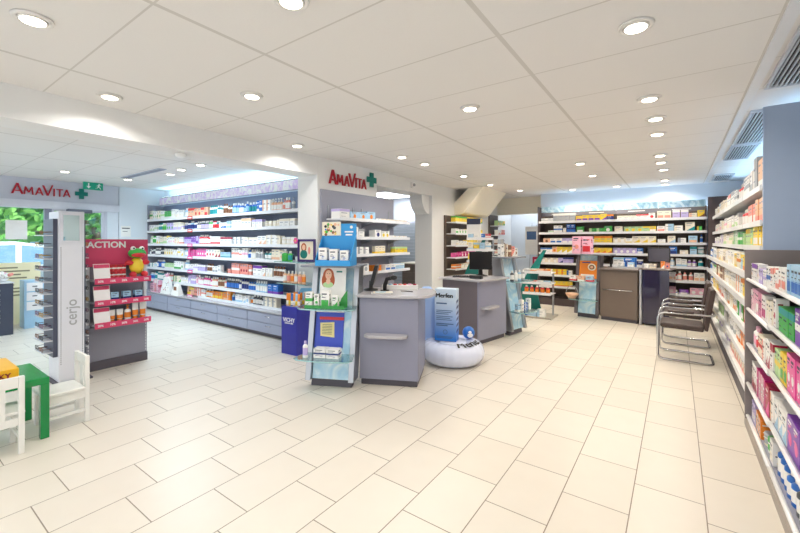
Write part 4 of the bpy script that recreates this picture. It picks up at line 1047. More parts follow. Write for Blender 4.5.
# lady card and green-white packs on the upper glass shelf
z = S1[0]
lc = thing('photo_card', 'white card with red haired woman on the upper glass shelf of the nearest totem', 'card', on1(.115, LN1*z-.055, z+.046), TR1)
MB().box(.02, .25, -.004, .03, -.0455, -.0005, pm('green')).build('foot', lc)
SKIN = mat('printed_skin', '#f0c3a4', .5); HAIR = mat('printed_hair', '#b5562c', .5, vary=.15)
b = MB(); b.box(0, .27, 0, .008, 0, .34, pm('white'), .12); b.build('card', lc)
b = MB()
def disc(mb, cx, cz, rx, rz, m, y, n=16): mb.face([(cx+rx*cos(2*pi*i/n), y+.12*(cz+rz*sin(2*pi*i/n)), cz+rz*sin(2*pi*i/n)) for i in range(n)], m)
disc(b, .085, .255, .06, .075, HAIR, -.0006); disc(b, .05, .21, .035, .07, HAIR, -.0007); disc(b, .125, .21, .03, .06, HAIR, -.0007); disc(b, .085, .265, .034, .048, SKIN, -.001); disc(b, .085, .2, .024, .03, SKIN, -.0009)
disc(b, .085, .244, .012, .004, pm('salmon'), -.0014, 8); disc(b, .072, .277, .006, .003, INK, -.0014, 8); disc(b, .098, .277, .006, .003, INK, -.0014, 8); disc(b, .085, .165, .055, .03, pm('pale-green'), -.0008)
b.box(.17, .23, -.001, -.0003, .29, .305, SIGNGRN, .12); b.build('print', lc)
gt = thing('display_tray', 'green cardboard tray of white packs on the upper glass shelf', 'tray', on1(.03, LN1*z-.17, z+.001), TR1)
GRC = mat('card_green', '#3a9a4c', .45, vary=.05)
b = MB(); b.box(0, .4, -.06, -.056, 0, .03, GRC); b.box(0, .4, -.0555, .05, 0, .004, GRC); b.prism([(-.0, 0), (.09, 0), (.09, .17), (.03, .09)], .051, .055, GRC, T=lambda p: (.31+p[0], p[2], p[1])); b.build('tray', gt)
for i, (x, h, w) in enumerate([(.035, .15, .07), (.115, .13, .05), (.2, .17, .085), (.3, .12, .06)]):
    put('lozenge_carton', 'c', w, h, 'white', 'green', [3, 5, 6, 4][i], on1(.03+x, LN1*z-.205, z+.0055), TR1, 'white and green pack %s from left in the green tray' % ordinal(i+1), 'box', 'packs in the green tray', True)
# blue poster clipped to the totem, lower shelf goods
po = thing('poster', 'blue poster with yellow note on the face of the nearest totem', 'poster', on1(.06, .018+LN1*.38, .38), TR1)
PB = mat('poster_blue', '#3f55c8', .35, vary=.06)
b = MB(); b.box(0, .3, 0, .006, 0, .385, PB, LN1); b.build('sheet', po)
b = MB(); b.box(0, .3, -.001, -.0002, .345, .385, pm('white'), LN1); b.box(.04, .3, -.001, -.0002, .27, .3, pm('red'), LN1); b.box(.22, .27, -.0016, -.0011, .355, .37, INK, LN1); b.build('print', po)
b = MB(); N_ = mat('note_yellow', '#efe3a0', .6); b.face([(.06, -.002+LN1*.11, .11), (.21, -.002+LN1*.10, .10), (.2, -.002+LN1*.25, .25), (.05, -.002+LN1*.24, .24)], N_)
for i in range(7): zz = .13+.015*i; b.face([(.075, -.003+LN1*zz, zz), (.18, -.003+LN1*zz, zz), (.18, -.003+LN1*(zz+.004), zz+.004), (.075, -.003+LN1*(zz+.004), zz+.004)], INK)
b.build('yellow_note', po)
z = S1[1]
put('lotion_tube', 'b', .05, .16, 'white', 'lavender', 0, on1(.06, LN1*z-.21, z+.001), TR1, 'slim white bottle on the lower glass shelf of the nearest totem', 'bottle', None, True)
for i in range(2):
    put('pastille_carton', 'c', .12, .085, 'white', 'navy', 3, on1(.2+.13*i, LN1*z-.18-.005*i, z+.001), TR1, 'small white carton %s from left on the lower glass shelf of the nearest totem' % ordinal(i+1), 'box', 'small cartons on the lower glass shelf', True)
# ---- glass stand before the column with framed picture and peach bottles
gs = thing('glass_stand', 'small glass shelf stand with white posts before the white column', 'display stand', (-4.36, 3.32, 0))
for x in (.02, .46): MB().box(x-.016, x+.016, .26, .29, 0, 1.24, SHELFW).build('post', gs)
for z in (1.18, .895):
    MB().box(-.12 if z > 1 else -.06, .52, .0, .255, z-.012, z, SHELFG).build('glass_shelf', gs); MB().tube([(-.12 if z > 1 else -.06, 0, z-.006), (.52, 0, z-.006)], .006, SHELFE, 6).build('shelf_edge', gs)
pf = thing('picture_frame', 'purple picture frame with a portrait on the glass shelf by the column', 'picture', (-4.14, 3.44, 1.1805), radians(10))
PF = mat('frame_plum', '#3c2a6c', .35)
b = MB()
for a in ((0, .03, 0, .3), (.26, .29, 0, .3), (.031, .259, 0, .03), (.031, .259, .27, .3)): b.box(a[0], a[1], 0, .02, a[2], a[3], PF)
b.build('frame', pf); b = MB(); b.box(.031, .259, .008, .016, .031, .269, pm('cream'))
def disc2(mb, cx, cz, rx, rz, m, y, n=14): mb.face([(cx+rx*cos(2*pi*i/n), y, cz+rz*sin(2*pi*i/n)) for i in range(n)], m)
disc2(b, .1, .19, .045, .06, HAIR, .0075); disc2(b, .1, .19, .028, .038, SKIN, .007); disc2(b, .1, .1, .06, .06, SIGNGRN, .0074); disc2(b, .19, .15, .02, .05, pm('salmon'), .0073); b.build('portrait', pf)
fl = thing('flower_clip', 'pink flower clipped to the corner of the purple picture frame', 'flower', (-4.155, 3.42, 1.46))
b = MB()
for i in range(6): b.ball((.024*cos(i*pi/3), 0, .024*sin(i*pi/3)), (.02, .008, .02), pm('hot-pink'), 8, 5)
b.ball((0, -.006, 0), (.012, .006, .012), pm('yellow'), 8, 5); b.build('petals', fl); MB().box(-.004, .004, .008, .04, -.02, -.012, SHELFW).build('clip', fl)
put('wash_bottle', 'p', .1, .16, 'green', 'green', 0, (-4.36, 3.36, 1.1805), 0, 'green bottle with white cap on the glass shelf left of the picture frame', 'bottle', None, True)
put('wash_bottle', 'b', .07, .14, 'green', 'teal', 0, (-4.23, 3.36, 1.1805), 0, 'dark green bottle right before the purple picture frame', 'bottle', None, True)
for i in range(6):
    put('lotion_bottle', 'b', .06, .16, 'peach', ['white', 'salmon', 'orange'][i % 3], 0, (-4.33+.075*i, 3.36, .8955), 0, 'peach bottle %s from left on the lower glass shelf by the column' % ordinal(i+1), 'bottle', 'peach bottles on the glass shelf', True)
# ---- dark blue floor display
vd = thing('floor_display', 'dark blue cardboard floor display with white lettering beside the nearest totem', 'display', (-4.19, 3.22, 0), radians(3))
VB = mat('card_royal_blue', '#2b2f9c', .4, vary=.05)
b = MB(); b.box(0, .28, 0, .02, 0, .615, VB); b.box(0, .28, .31, .33, 0, .615, VB); b.box(0, .015, .0201, .3099, 0, .615, VB); b.box(.265, .28, .0201, .3099, 0, .615, VB); b.box(.0151, .2649, .0201, .3099, .57, .585, VB); b.build('box', vd)
b = MB(); b.prism([(0, 0), (.04, 0), (.06, .12), (.1, .17), (.28, .2), (.28, .23), (.06, .22), (0, .15)], .285, .293, CB2, T=lambda p: (p[0], p[2], .6+p[1])); b.build('header_arch', vd)
text('lettering', 'VICHY', .075, WHITEP, vd, (.14, -.002, .44), bold=.001); text('small_lettering', 'LABORATOIRES', .022, WHITEP, vd, (.14, -.002, .4))
for i in range(12):
    q, r = i % 6, i // 6
    put('sun_tube', 't', .042, .19, ['orange', 'orange', 'blue', 'orange', 'pale-blue', 'orange'][q], ['white', 'yellow', 'white'][i % 3], i, W_((-4.19, 3.22, 0), radians(3), .035+.042*q, .05+.12*r, .5855), radians(3), '%s tube %s from left in the %s row of the dark blue floor display' % (['orange', 'orange', 'blue', 'orange', 'pale blue', 'orange'][q], ordinal(q+1), ['front', 'rear'][r]), 'tube', 'tubes in the floor display', True)

# ---- on the nearest counter
def onc1(x, y, z=.9165): return W_((A1[0], A1[1], 0), R1, x, y, z)
ms = thing('monitor', 'black till screen seen from behind on the nearest counter', 'screen', onc1(.03, .36), radians(125))
MB().box(-.15, .15, -.02, .02, .06, .28, BLACK, -.25).build('display', ms, bevel=.008); MB().lathe([(0, 0), (.1, 0), (.1, .012), (.03, .025), (.025, .1), (0, .1)], BLACK, (0, 0, 0), 16, .8).build('stand', ms)
sc = thing('scanner', 'black hand scanner on its holder on the nearest counter', 'scanner', onc1(.2, .3), R1)
b = MB(); b.tube([(0, 0, .0), (.0, .0, .06), (.03, -.02, .13), (.1, -.05, .15)], .022, BLACK, 8); b.ball((.11, -.055, .15), (.04, .03, .026), BLACK, 10, 6); b.build('body', sc); MB().lathe([(0, 0), (.05, 0), (.045, .012), (0, .014)], BLACK, (0, 0, 0), 12).build('holder', sc)
kb = thing('leaflet_pile', 'flat pile of leaflets lying on the nearest counter', 'leaflets', onc1(.2, .12), R1+.25)
for i in range(3): MB().box(-.1+.01*i, .1+.01*i, -.07, .07, .004*i, .004*i+.0036, [pm('white'), pm('grey'), pm('cream')][i]).build('leaflet', kb)
MB().box(-.06, .05, -.05, .03, .0121, .0125, pm('pale-blue')).build('print', kb)
bx = thing('sample_tray', 'white sample tray with red and blue dots on the nearest counter', 'tray', onc1(.14, .42), R1+.15)
b = MB(); b.box(0, .4, 0, .1, 0, .045, pm('white')); b.build('tray', bx); b = MB()
for i in range(7): b.lathe([(.0, 0), (.02, 0), (.02, .012), (0, .014)], pm(['blue', 'pale-blue', 'red', 'salmon', 'red', 'pink', 'crimson'][i]), (.035+.055*i, .05, .0455), 10)
b.build('samples', bx)
pen = MB(); pen.tube([(0, 0, .006), (.14, .02, .006)], .005, BLACK, 6); o = pen.build('pen', None, onc1(.38, .28)); tag(o, 'black pen lying on the nearest counter', 'pen')

# ---- inflatable ring with giant carton
RG = (-2.21, 4.20)
vin = mat('inflatable_vinyl', '#dfe6fb', .22, coat=.4, vary=.02)
ir = thing('inflatable_ring', 'white inflatable ring seat with black lettering beside the nearest counter', 'inflatable', (RG[0], RG[1], 0))
b = MB(); n, k = 96, 18
Rr, rr = .255, .125
vv = []
for i in range(n):
    a = 2*pi*i/n; q = 1+.014*cos(24*a); row_ = []
    for j in range(k):
        t = 2*pi*j/k; row_.append(((Rr+rr*q*cos(t))*cos(a), (Rr+rr*q*cos(t))*sin(a), .132+.130*q*sin(t)))
    vv.append(row_)
b.loft(vv, lambda q: vin, True)
b.build('ring', ir)
b = MB(); b.lathe([(0, .258), (.16, .258), (.17, .24), (.17, .1), (0, .09)], vin, (0, 0, 0), 28); b.build('seat_pad', ir)
# tall backrest
b = MB(); nb = 10; vb = mat('inflatable_vinyl_blue', '#a9c6f3', .2, coat=.4, vary=.03)
prev = None
for j in range(11):
    t = j/10; zz = .16+.73*t; hw = .15*(1 if t < .8 else cos((t-.8)/.2*1.3)); th = .05*(sin(pi*min(1, max(.08, t)))**.4 if t < .98 else .2)
    ring = [(hw*cos(2*pi*i/14), th*sin(2*pi*i/14), zz) for i in range(14)]
    prev = (prev or [])+[ring]
b.loft(prev, lambda q: vb)
b.build('backrest', ir, (-.33, -.06, 0), radians(30))
mt = text('lettering', 'Merfen', .14, INKB, ir, (0, 0, 0), (0, 0, 0), ext=.0, bold=.003)
for v_ in mt.data.vertices:          # lay the letters over the round top of the ring, reading outwards on the right front side
    a = radians(-14)+v_.co.x/.30; rad = Rr+.03-v_.co.y; a = a
    t_ = (rad-Rr)/rr; t_ = max(-.95, min(.95, t_))
    v_.co = Vector((rad*cos(a), rad*sin(a), .132+.134*math.sqrt(1-t_*t_)+.006))
mb_ = thing('giant_carton', 'giant blue and white carton standing on the inflatable ring', 'box', (RG[0]-.03, RG[1]-.13, .2645), radians(14))
gm = bpy.data.materials.new('carton_gradient_print'); gm.use_nodes = True
nt, N = nodes(gm); bs = nt.nodes['Principled BSDF']; tc = N('ShaderNodeTexCoord'); sp = N('ShaderNodeSeparateXYZ', tc.outputs['Object'])
rp = nt.nodes.new('ShaderNodeValToRGB'); md = N('ShaderNodeMath', sp.outputs[2], .62, operation='DIVIDE'); nt.links.new(md.outputs[0], rp.inputs[0])
rp.color_ramp.elements[0].color = lin('#2f7fd8'); rp.color_ramp.elements[0].position = .05; rp.color_ramp.elements[1].color = lin('#cfe2f6'); rp.color_ramp.elements[1].position = .8
nt.links.new(rp.outputs[0], bs.inputs['Base Color']); bs.inputs['Roughness'].default_value = .35
MB().box(-.13, .13, 0, .15, 0, .62, gm).build('box', mb_, bevel=.004)
text('brand_lettering', 'Merfen', .074, INKB, mb_, (-.012, -.002, .54), bold=.002, ext=.001)
b = MB(); R = random.Random(8)
for zz, x1, hh in [(.44, .02, .016), (.36, .09, .008), (.34, .07, .008), (.32, .04, .008), (.29, .09, .008), (.27, .06, .008), (.25, .08, .008), (.2, .1, .012), (.18, .03, .012), (.05, .09, .008), (.035, .08, .008)]:
    b.face([(-.11, -.001, zz), (x1, -.001, zz), (x1, -.001, zz+hh), (-.11, -.001, zz+hh)], mat('print_slate', '#4a6c9c', .5, vary=0))
b.build('small_print', mb_)
b = MB(); b.tube([(.025*cos(i*pi/8), -.001, .11+.025*sin(i*pi/8)) for i in range(16)], .003, mat('print_slate', '#4a6c9c'), 5, True); b.build('emblem_ring', mb_)
b = MB()
for i in range(6): b.face([(.1312, .02, .1+.07*i), (.1312, .12, .12+.07*i), (.1312, .12, .15+.07*i), (.1312, .02, .13+.07*i)], pm('navy'))
b.build('side_print', mb_)
tb = thing('toy_ball', 'small blue ball with white emblem on the inflatable ring', 'ball', (RG[0]+.13, RG[1]+.17, .258))
MB().ball((0, 0, .075), .075, pm('blue'), 18, 12).build('ball', tb)
b = MB(); b.ball((.045, -.05, .055), (.035, .012, .03), pm('white'), 10, 6, Matrix.Rotation(radians(42), 3, 'Z')); b.ball((.043, -.052, .09), (.022, .012, .018), pm('white'), 10, 6, Matrix.Rotation(radians(42), 3, 'Z')); b.build('emblem', tb)

# ---- on the middle counter
def onc2(x, y, z=.9165): return W_((A2[0], A2[1], 0), R2, x, y, z)
ms = thing('monitor', 'black tilted till screen on the middle counter', 'screen', onc2(.58, .36), pi+radians(25))
MB().box(-.17, .17, -.015, .015, .1, .38, BLACK, .45).build('display', ms, bevel=.008); MB().box(-.15, .15, -.0175, -.0155, .12, .36, SCREEN, .45).build('screen', ms); MB().lathe([(0, 0), (.11, 0), (.11, .012), (.035, .03), (.03, .12), (0, .13)], BLACK, (0, .03, 0), 16, .8).build('stand', ms)
kb = thing('keyboard', 'black keyboard before the till screen on the middle counter', 'keyboard', onc2(.24, .38), pi+radians(25))
MB().box(-.2, .2, -.07, .07, 0, .02, BLACK).build('case', kb, bevel=.004); b = MB()
for i in range(12):
    for j in range(4): b.box(-.19+i*.032, -.165+i*.032, -.06+j*.03, -.036+j*.03, .0205, .026, mat('key_grey', '#3a3b40', .5))
b.build('keys', kb)
tm = thing('card_terminal', 'dark card terminal on the middle counter beside the totem', 'card reader', onc2(.14, .13), R2+.2)
MB().box(-.04, .04, -.09, .09, 0, .05, BLACK, -.0).build('body', tm, bevel=.01); MB().box(-.03, .03, .01, .07, .0505, .052, mat('lcd_grey', '#9fb0a8', .2)).build('screen', tm)
# goods on and in totem 2
for i, (x, h, bc, ac) in enumerate([(-.02, .28, 'white', 'grey'), (.1, .2, 'cream', 'brown'), (.2, .18, 'brown', 'cream'), (.3, .16, 'salmon', 'white'), (.39, .13, 'white', 'brown')]):
    put('leaflet_carton' if i == 0 else 'tea_carton', 'c', .08, h, bc, ac, i+1, W_(TL2, TR2, x, .16, 1.2115), TR2, '%s carton %s from left on top of the middle totem' % (bc, ordinal(i+1)), 'box', None, True)
for zq, cl in ((.84, ['dark-grey', 'white', 'pale-blue', 'grey']), (.38, ['pale-blue', 'white', 'blue', 'white'])):
    for i in range(4):
        put('skincare_bottle', 'b' if zq > .5 else 'c', .07, .16 if zq > .5 else .12+.05*(i % 2), cl[i], 'white', i, W_(TL2, TR2, .06+.11*i, LN1*zq-.15, zq+.001), TR2, '%s pack %s from left on the %s glass shelf of the middle totem' % (cl[i], ordinal(i+1), 'upper' if zq > .5 else 'lower'), 'bottle' if zq > .5 else 'box', None, True)
# goods on totem 3
op_ = thing('poster', 'orange product poster on the face of the back totem', 'poster', W_(TL3, TR3, .06, .0+.12*.76, .74), TR3)
b = MB(); b.box(0, .32, 0, .006, 0, .34, pm('orange'), .12); b.build('sheet', op_); b = MB(); b.ball((.23, .02, .22), (.075, .004, .07), pm('cream'), 14, 8); b.ball((.23, .017, .22), (.05, .004, .045), pm('brown'), 12, 8); b.ball((.23, .014, .22), (.028, .004, .025), pm('peach'), 12, 8); b.box(.03, .27, -.002, -.0002, .05, .08, pm('white'), .12); b.box(.05, .2, -.002, -.0002, .355-.06, .375-.06, pm('navy'), .12); b.build('print', op_)
for i in range(3): put('sample_carton', 'c', .12, .1, ['white', 'peach', 'pale-blue'][i], ['red', 'white', 'red'][i], 0, W_(TL3, TR3, .02+.15*i, .12*.7-.2, .701), TR3, '%s carton %s from left on the upper glass shelf of the back totem' % (['white', 'peach', 'pale blue'][i], ordinal(i+1)), 'box', None, True)
bsk = thing('bowl', 'round wicker bowl on the lower glass shelf of the back totem', 'bowl', W_(TL3, TR3, .0, .12*.36-.14, .361), TR3)
MB().lathe([(0, .005), (.06, 0), (.11, .07), (.12, .1), (.105, .1), (.055, .015), (0, .015)], pm('peach'), (0, 0, 0), 18).build('bowl', bsk); MB().tube([(.11*cos(t), 0, .1+.14*sin(t)) for t in [pi*i/10 for i in range(11)]], .007, pm('grey'), 6).build('bowl_handle', bsk)
for i in range(2):
    put('leaflet_carton', 'c', .16, .34, 'pink', ['salmon', 'red'][i], [5, 6][i], W_(TL3, TR3, .0+.18*i, .12+.02*i, 1.2115), TR3, 'pink display card %s from left on top of the back totem' % ordinal(i+1), 'card', None, True)
# things on the back counter
def onc3(x, y, z=.9615): return W_((A3[0], A3[1], 0), R3, x, y, z)
ms = thing('monitor', 'dark till screen on the back counter', 'screen', onc3(.85, .42, .986), R3)
MB().box(-.17, .17, -.01, .012, .09, .35, BLACK).build('display', ms, bevel=.006); MB().box(-.155, .155, -.0125, -.0105, .105, .335, mat('screen_dim', '#4d4a55', .15)).build('screen', ms); MB().lathe([(0, 0), (.09, 0), (.09, .012), (.03, .03), (.025, .1), (0, .1)], BLACK, (0, .02, 0), 14, .8).build('stand', ms)
sc = thing('scanner', 'black scanner stand at the left end of the back counter', 'scanner', onc3(.1, .3), R3)
b = MB(); b.tube([(0, 0, 0), (0, 0, .12), (.03, -.03, .2), (.06, -.08, .2)], .018, BLACK, 8); b.build('arm', sc); MB().lathe([(0, 0), (.06, 0), (.05, .015), (0, .02)], BLACK, (0, 0, 0), 12).build('base', sc)
kb = thing('keyboard', 'pale keyboard on the back counter', 'keyboard', onc3(.36, .25), R3); MB().box(-.2, .2, -.07, .07, 0, .02, pm('grey')).build('case', kb, bevel=.004)
for i, (x, zz, bc, ac, h) in enumerate([(.25, .9615, 'white', 'grey', .1), (.42, .9615, 'white', 'pale-blue', .1), (.7, .986, 'white', 'grey', .07), (.81, .986, 'cream', 'grey', .07), (.96, .986, 'orange', 'white', .12), (1.03, .986, 'salmon', 'navy', .1)]):
    put('sample_carton', 'c', .1 if x < .9 else .055, h, bc, ac, i, W_((A3[0], A3[1], 0), R3, x, .15 if x > .6 else .34, zz), R3, '%s sample carton %s from left on the back counter' % (bc, ordinal(i+1)), 'box', None, True)
put('sample_carton', 'c', .18, .18, 'blue', 'navy', 5, onc3(.36, .48), R3, 'large blue carton standing at the rear of the back counter', 'box', None, True)

# ------------------------------------------------------------------ cantilever visitor chairs
def visitor_chair(label, loc):
    # local: faces -x, width along y (0..0.5)
    e = thing('visitor_chair', label, 'chair', loc, 0, 'cantilever visitor chairs')
    b = MB(); wd = .5
    def side(y):
        return [(.50, y, .017), (.06, y, .017), (.02, y, .03), (.0, y, .07), (-.0, y, .5), (.02, y, .56), (.07, y, .585), (.50, y, .585)]
    loop = side(0) + [(.545, .04, .585), (.555, .1, .585), (.555, wd-.1, .585), (.545, wd-.04, .585)] + list(reversed(side(wd))) + [(.53, wd-.03, .017), (.54, wd-.07, .017), (.54, .07, .017), (.53, .03, .017)]
    b.tube(loop, .0135, CHROME, 10, True); b.build('tube_frame', e)
    b = MB(); b.tube([(.06, 0.0, .44), (.06, .0, .44+.001)], .001, CHROME, 4)
    s = MB(); s.prism([(.03, .395), (.45, .38), (.453, .40), (.453, .445), (.06, .455), (.02, .435)], .035, wd-.035, LEATHER, T=lambda p: (p[0], p[2], p[1])); s.build('seat', e, bevel=.015)
    s = MB(); s.prism([(.455, .40), (.49, .39), (.525, .6), (.565, .87), (.55, .89), (.515, .88), (.475, .60)], .035, wd-.035, LEATHER, T=lambda p: (p[0], p[2], p[1])); s.build('backrest', e, bevel=.012)
    for y in (0, wd): MB().box(.1, .36, y-.022, y+.022, .5995, .622, LEATHER).build('arm_pad', e, bevel=.008)
    s = MB(); s.tube([(.0, .0135, .41), (.0, wd-.0135, .41)], .011, CHROME, 8); s.build('cross_tube', e)
    return e
visitor_chair('nearer chrome cantilever chair with dark leather seat before the right shelves', (-.19, 5.74, 0))
visitor_chair('farther chrome cantilever chair with dark leather seat, next to the glossy cabinet', (-.175, 6.64, 0))

# ------------------------------------------------------------------ children's corner
KG = mat('kids_green', '#0f8a45', .16, vary=.04); KW = mat('kids_white', '#ecebe6', .4, vary=.03)
kt = thing('kids_table', "children's low square green table at the left edge", 'table', (-4.33, .29, 0))
MB().box(0, .545, 0, .545, .4, .45, KG).build('tabletop', kt, bevel=.004)
for x in (0, .495):
    for y in (0, .495): MB().box(x, x+.05, y, y+.05, 0, .3995, KG).build('leg', kt, bevel=.003)
def kids_chair(label, loc, rot):
    # local: back posts at y=0 (rear), seat goes to +y; width x 0..w
    e = thing('kids_chair', label, 'chair', loc, rot, "children's white chairs")
    w, d = .27, .28
    for x in (0, w-.032):
        MB().box(x, x+.032, 0, .03, 0, .53, KW).build('rear_leg', e, bevel=.004)
        MB().box(x, x+.032, d-.03, d, 0, .265, KW).build('front_leg', e, bevel=.004)
        MB().box(x+.006, x+.026, .0305, d-.0305, .2, .262, KW).build('side_rail', e); MB().box(x+.008, x+.024, .0305, d-.0305, .09, .11, KW).build('stretcher', e)
    MB().box(-.008, w+.008, .031, d+.012, .2655, .287, KW).build('seat', e, bevel=.005)
    MB().box(.0325, w-.0325, .004, .024, .455, .53, KW).build('top_rail', e, bevel=.003); MB().box(.0325, w-.0325, .004, .024, .2, .25, KW).build('lower_rail', e)
    MB().box(.095, .175, .008, .02, .2505, .4545, KW).build('back_slat', e)
    return e
kids_chair("children's white chair pushed in at the far side of the green table", (-3.865, 1.10, 0), pi)
kids_chair("children's white chair at the left edge, this side of the green table", (-3.64, .405, 0), pi/2)
yb = thing('toy_box', 'yellow box with brown lettering on the green table', 'box', (-4.255, .3, .4505))
YB = mat('card_yellow', '#f0b41e', .4, vary=.05)
MB().box(0, .42, 0, .38, 0, .095, YB).build('box', yb, bevel=.003); text('lettering', 'MAKY', .05, pm('crimson'), yb, (.4215, .27, .05), (pi/2, 0, pi/2), ext=.001, bold=.0015); text('lid_lettering', 'MAKY', .08, pm('crimson'), yb, (.18, .2, .0965), (0, 0, pi/2), ext=.001, bold=.002)

# ------------------------------------------------------------------ eyewear tower
TW = mat('tower_white', '#e4e6ef', .35, vary=.02)
et = thing('eyewear_display', 'tall white eyewear display tower with mirror and vertical lettering', 'display stand', (-5.08, 1.19, 0))
MB().box(-.34, 0, 0, .21, .02, 1.76, TW).build('column', et, bevel=.006)
MB().box(-.36, .03, -.03, .275, 0, .019, PLINTH).build('foot', et)
MB().box(.001, .006, .035, .165, 1.46, 1.72, mat('mirror', '#d9ecec', .03, 1, vary=0)).build('mirror', et); b = MB()
for a in ((.02, .034, 1.44, 1.74), (.166, .18, 1.44, 1.74), (.0341, .1659, 1.721, 1.74), (.0341, .1659, 1.44, 1.459)): b.box(.0005, .012, a[0], a[1], a[2], a[3], TW)
b.build('mirror_frame', et)
ct_ = text('lettering', 'cerjo', .13, mat('print_grey', '#8a93a6', .5, vary=0), et, (.0025, .105, .72), (0, pi/2, 0), ext=.001, bold=.001)
ct_.rotation_euler = Matrix(((0, 0, 1), (0, -1, 0), (1, 0, 0))).to_euler()
b = MB()
for y in (.015, .19):
    for i in range(60): b.face([(.0012, y, .2+.02*i), (.0012, y+.006, .2+.02*i), (.0012, y+.006, .21+.02*i), (.0012, y, .21+.02*i)], INK)
b.build('size_marks', et)
DK = mat('rack_slate', '#4e5266', .4)
for s, yy in ((0, -.0015), (1, .2115)):
    sg = -1 if s == 0 else 1
    y0, y1 = sorted((yy, yy+sg*(.035 if s == 0 else .016))); MB().box(-.36, -.03, y0, y1, .22 if s else .28, 1.68, DK).build('rack_panel', et)
for s in (0, 1):
    for i in range(11 if s == 0 else 12):
        z = .36+.118*i; sg = -1 if s == 0 else 1; yb_ = (-.037 if s == 0 else .228)
        for j in range(2 if s == 0 else 1):
            x = -.28+.15*j if s == 0 else -.1
            gd = .07 if s == 0 else .025; g = MB(); c = mat('frame_'+str((i+j) % 5), ['#3a2c2c', '#8b5a3a', '#2d3446', '#7c3f6a', '#b8902f'][(i+j) % 5], .3)
            for q in (-1, 1): g.tube([(x+q*.034+.028*cos(t), yb_+sg*gd, z+.02*sin(t)) for t in [2*pi*k/12 for k in range(12)]], .003, c, 5, True); g.tube([(x+q*.062, yb_+sg*gd, z+.005), (x+q*.064, yb_+sg*.005, z+.005)], .0028, c, 5)
            g.tube([(x-.006, yb_+sg*gd, z+.006), (x+.006, yb_+sg*gd, z+.006)], .0025, c, 5)
            o = g.build('reading_glasses', None, (-5.08, 1.19, 0)); tag(o, 'glasses on the %s side of the eyewear tower, %s from bottom%s' % ('near' if s == 0 else 'far', ordinal(i+1), ['', ', front pair'][j] if s == 0 else ''), 'glasses', 'glasses on the eyewear tower')
        b = MB(); y0, y1 = sorted((yb_, yb_+sg*(.075 if s == 0 else .03))); b.box(-.36, -.03, y0, y1, z-.032, z-.026, mat('rack_white', '#d8dae2', .4)); b.build('rack_shelf', et)

# ------------------------------------------------------------------ promotion gondola
ac = thing('promotion_gondola', 'grey gondola with pink promotion header near the entrance', 'shelves', (-5.3, 1.485, 0), pi/2)
GP = mat('gondola_grey', '#8f8f9c', .42, vary=.03); PKH = mat('header_raspberry', '#d8466f', .4, vary=.04)
MB().box(.0, .6, .06, .1, .0, 1.30, GP).build('back_panel', ac); MB().box(0, .6, .0, .5, .0, .1, PLINTH).build('plinth', ac); MB().box(.0, .6, .02, .059, .1005, .48, GP).build('lower_panel', ac)
for x in (.0, .57): b = MB(); b.box(x, x+.03, .03, .059, .481, 1.28, SHELFW); b.build('slotted_upright', ac)
for x in (.003, .575): b = MB(); [b.box(x+.008, x+.016, .0185, .0198, .12+.035*i, .14+.035*i, SHELFW) for i in range(10)]; b.build('slot_row', ac)
MB().box(-.01, .61, .02, .05, 1.165, 1.475, PKH).build('header_board', ac); MB().box(-.01, .61, .0505, .1, 1.302, 1.475, PKH).build('header_back', ac)
text('lettering', 'ACTION', .098, WHITEP, ac, (.19, .017, 1.41), bold=.003)
PZ = [1.03, .79, .545]
for i, z in enumerate(PZ):
    MB().box(.0, .57, -.16, .029, z-.02, z, GP).build('shelf', ac); r = MB(); r.box(.02, .57, -.175, -.1605, z-.05, z+.012, PKH); r.build('price_rail', ac)
    for j in range(5): text('price_lettering', ['20%', '10%', '20%', '30%', '20%'][j], .032, WHITEP, ac, (.07+.112*j, -.1765, z-.02), bold=.0006, ext=.0008)
def onac(x, y, z): return W_((-5.3, 1.485, 0), pi/2, x, y, z)
for i, z in enumerate(PZ):
    cr = thing('price_card', 'white price card at the left end of the %s promotion shelf' % ['top', 'middle', 'lowest'][i], 'card', onac(.02, -.15, z+.0005), pi/2)
    MB().box(0, .15, 0, .006, 0, .17, WHITEP, .25).build('card', cr); MB().box(0.004, .146, -.003, -.0004, .125, .165, PKH, .25).build('card_header', cr)
for j in range(4):
    for q in range(2): put('snack_carton', 'c', .045, .075, 'red', 'white', 3, onac(.185+.048*j, -.05, PZ[0]+.0005+.0755*q), pi/2, 'red carton %s from left in the %s layer on the top promotion shelf' % (ordinal(j+1), ['bottom', 'upper'][q]), 'box', 'red cartons on the promotion gondola', True)
for j in range(3): put('balm_carton', 'c', .075, .085, 'pale-blue', 'navy', 0, onac(.22+.12*j, -.12, PZ[1]+.0005), pi/2, 'pale blue carton %s from left on the middle promotion shelf' % ordinal(j+1), 'box', 'pale blue cartons on the promotion gondola', True)
for j in range(5): put('sun_lotion', 't' if j != 2 else 'p', .065, [.13, .13, .17, .2, .2][j], 'white', 'orange', 0, onac(.2+.078*j, -.12, PZ[2]+.0005), pi/2, 'white and orange sun lotion %s from left on the lowest promotion shelf' % ordinal(j+1), 'bottle', 'sun lotions on the promotion gondola', True)
pl = thing('plush_toy', 'green and yellow plush toy with red limbs on the top promotion shelf', 'plush toy', onac(.455, -.075, PZ[0]+.001), pi/2)
b = MB(); b.ball((0, 0, .13), (.075, .065, .1), pm('yellow'), 16, 10); b.build('body', pl)
b = MB(); b.ball((0, -.01, .28), (.095, .07, .06), pm('green'), 16, 10); b.ball((0, -.055, .26), (.075, .045, .03), pm('red'), 14, 8); b.build('head', pl)
for x in (-.045, .045): b = MB(); b.ball((x, -.02, .335), .028, pm('white'), 10, 8); b.ball((x, -.044, .338), .011, pm('black'), 8, 6); b.build('eye', pl)
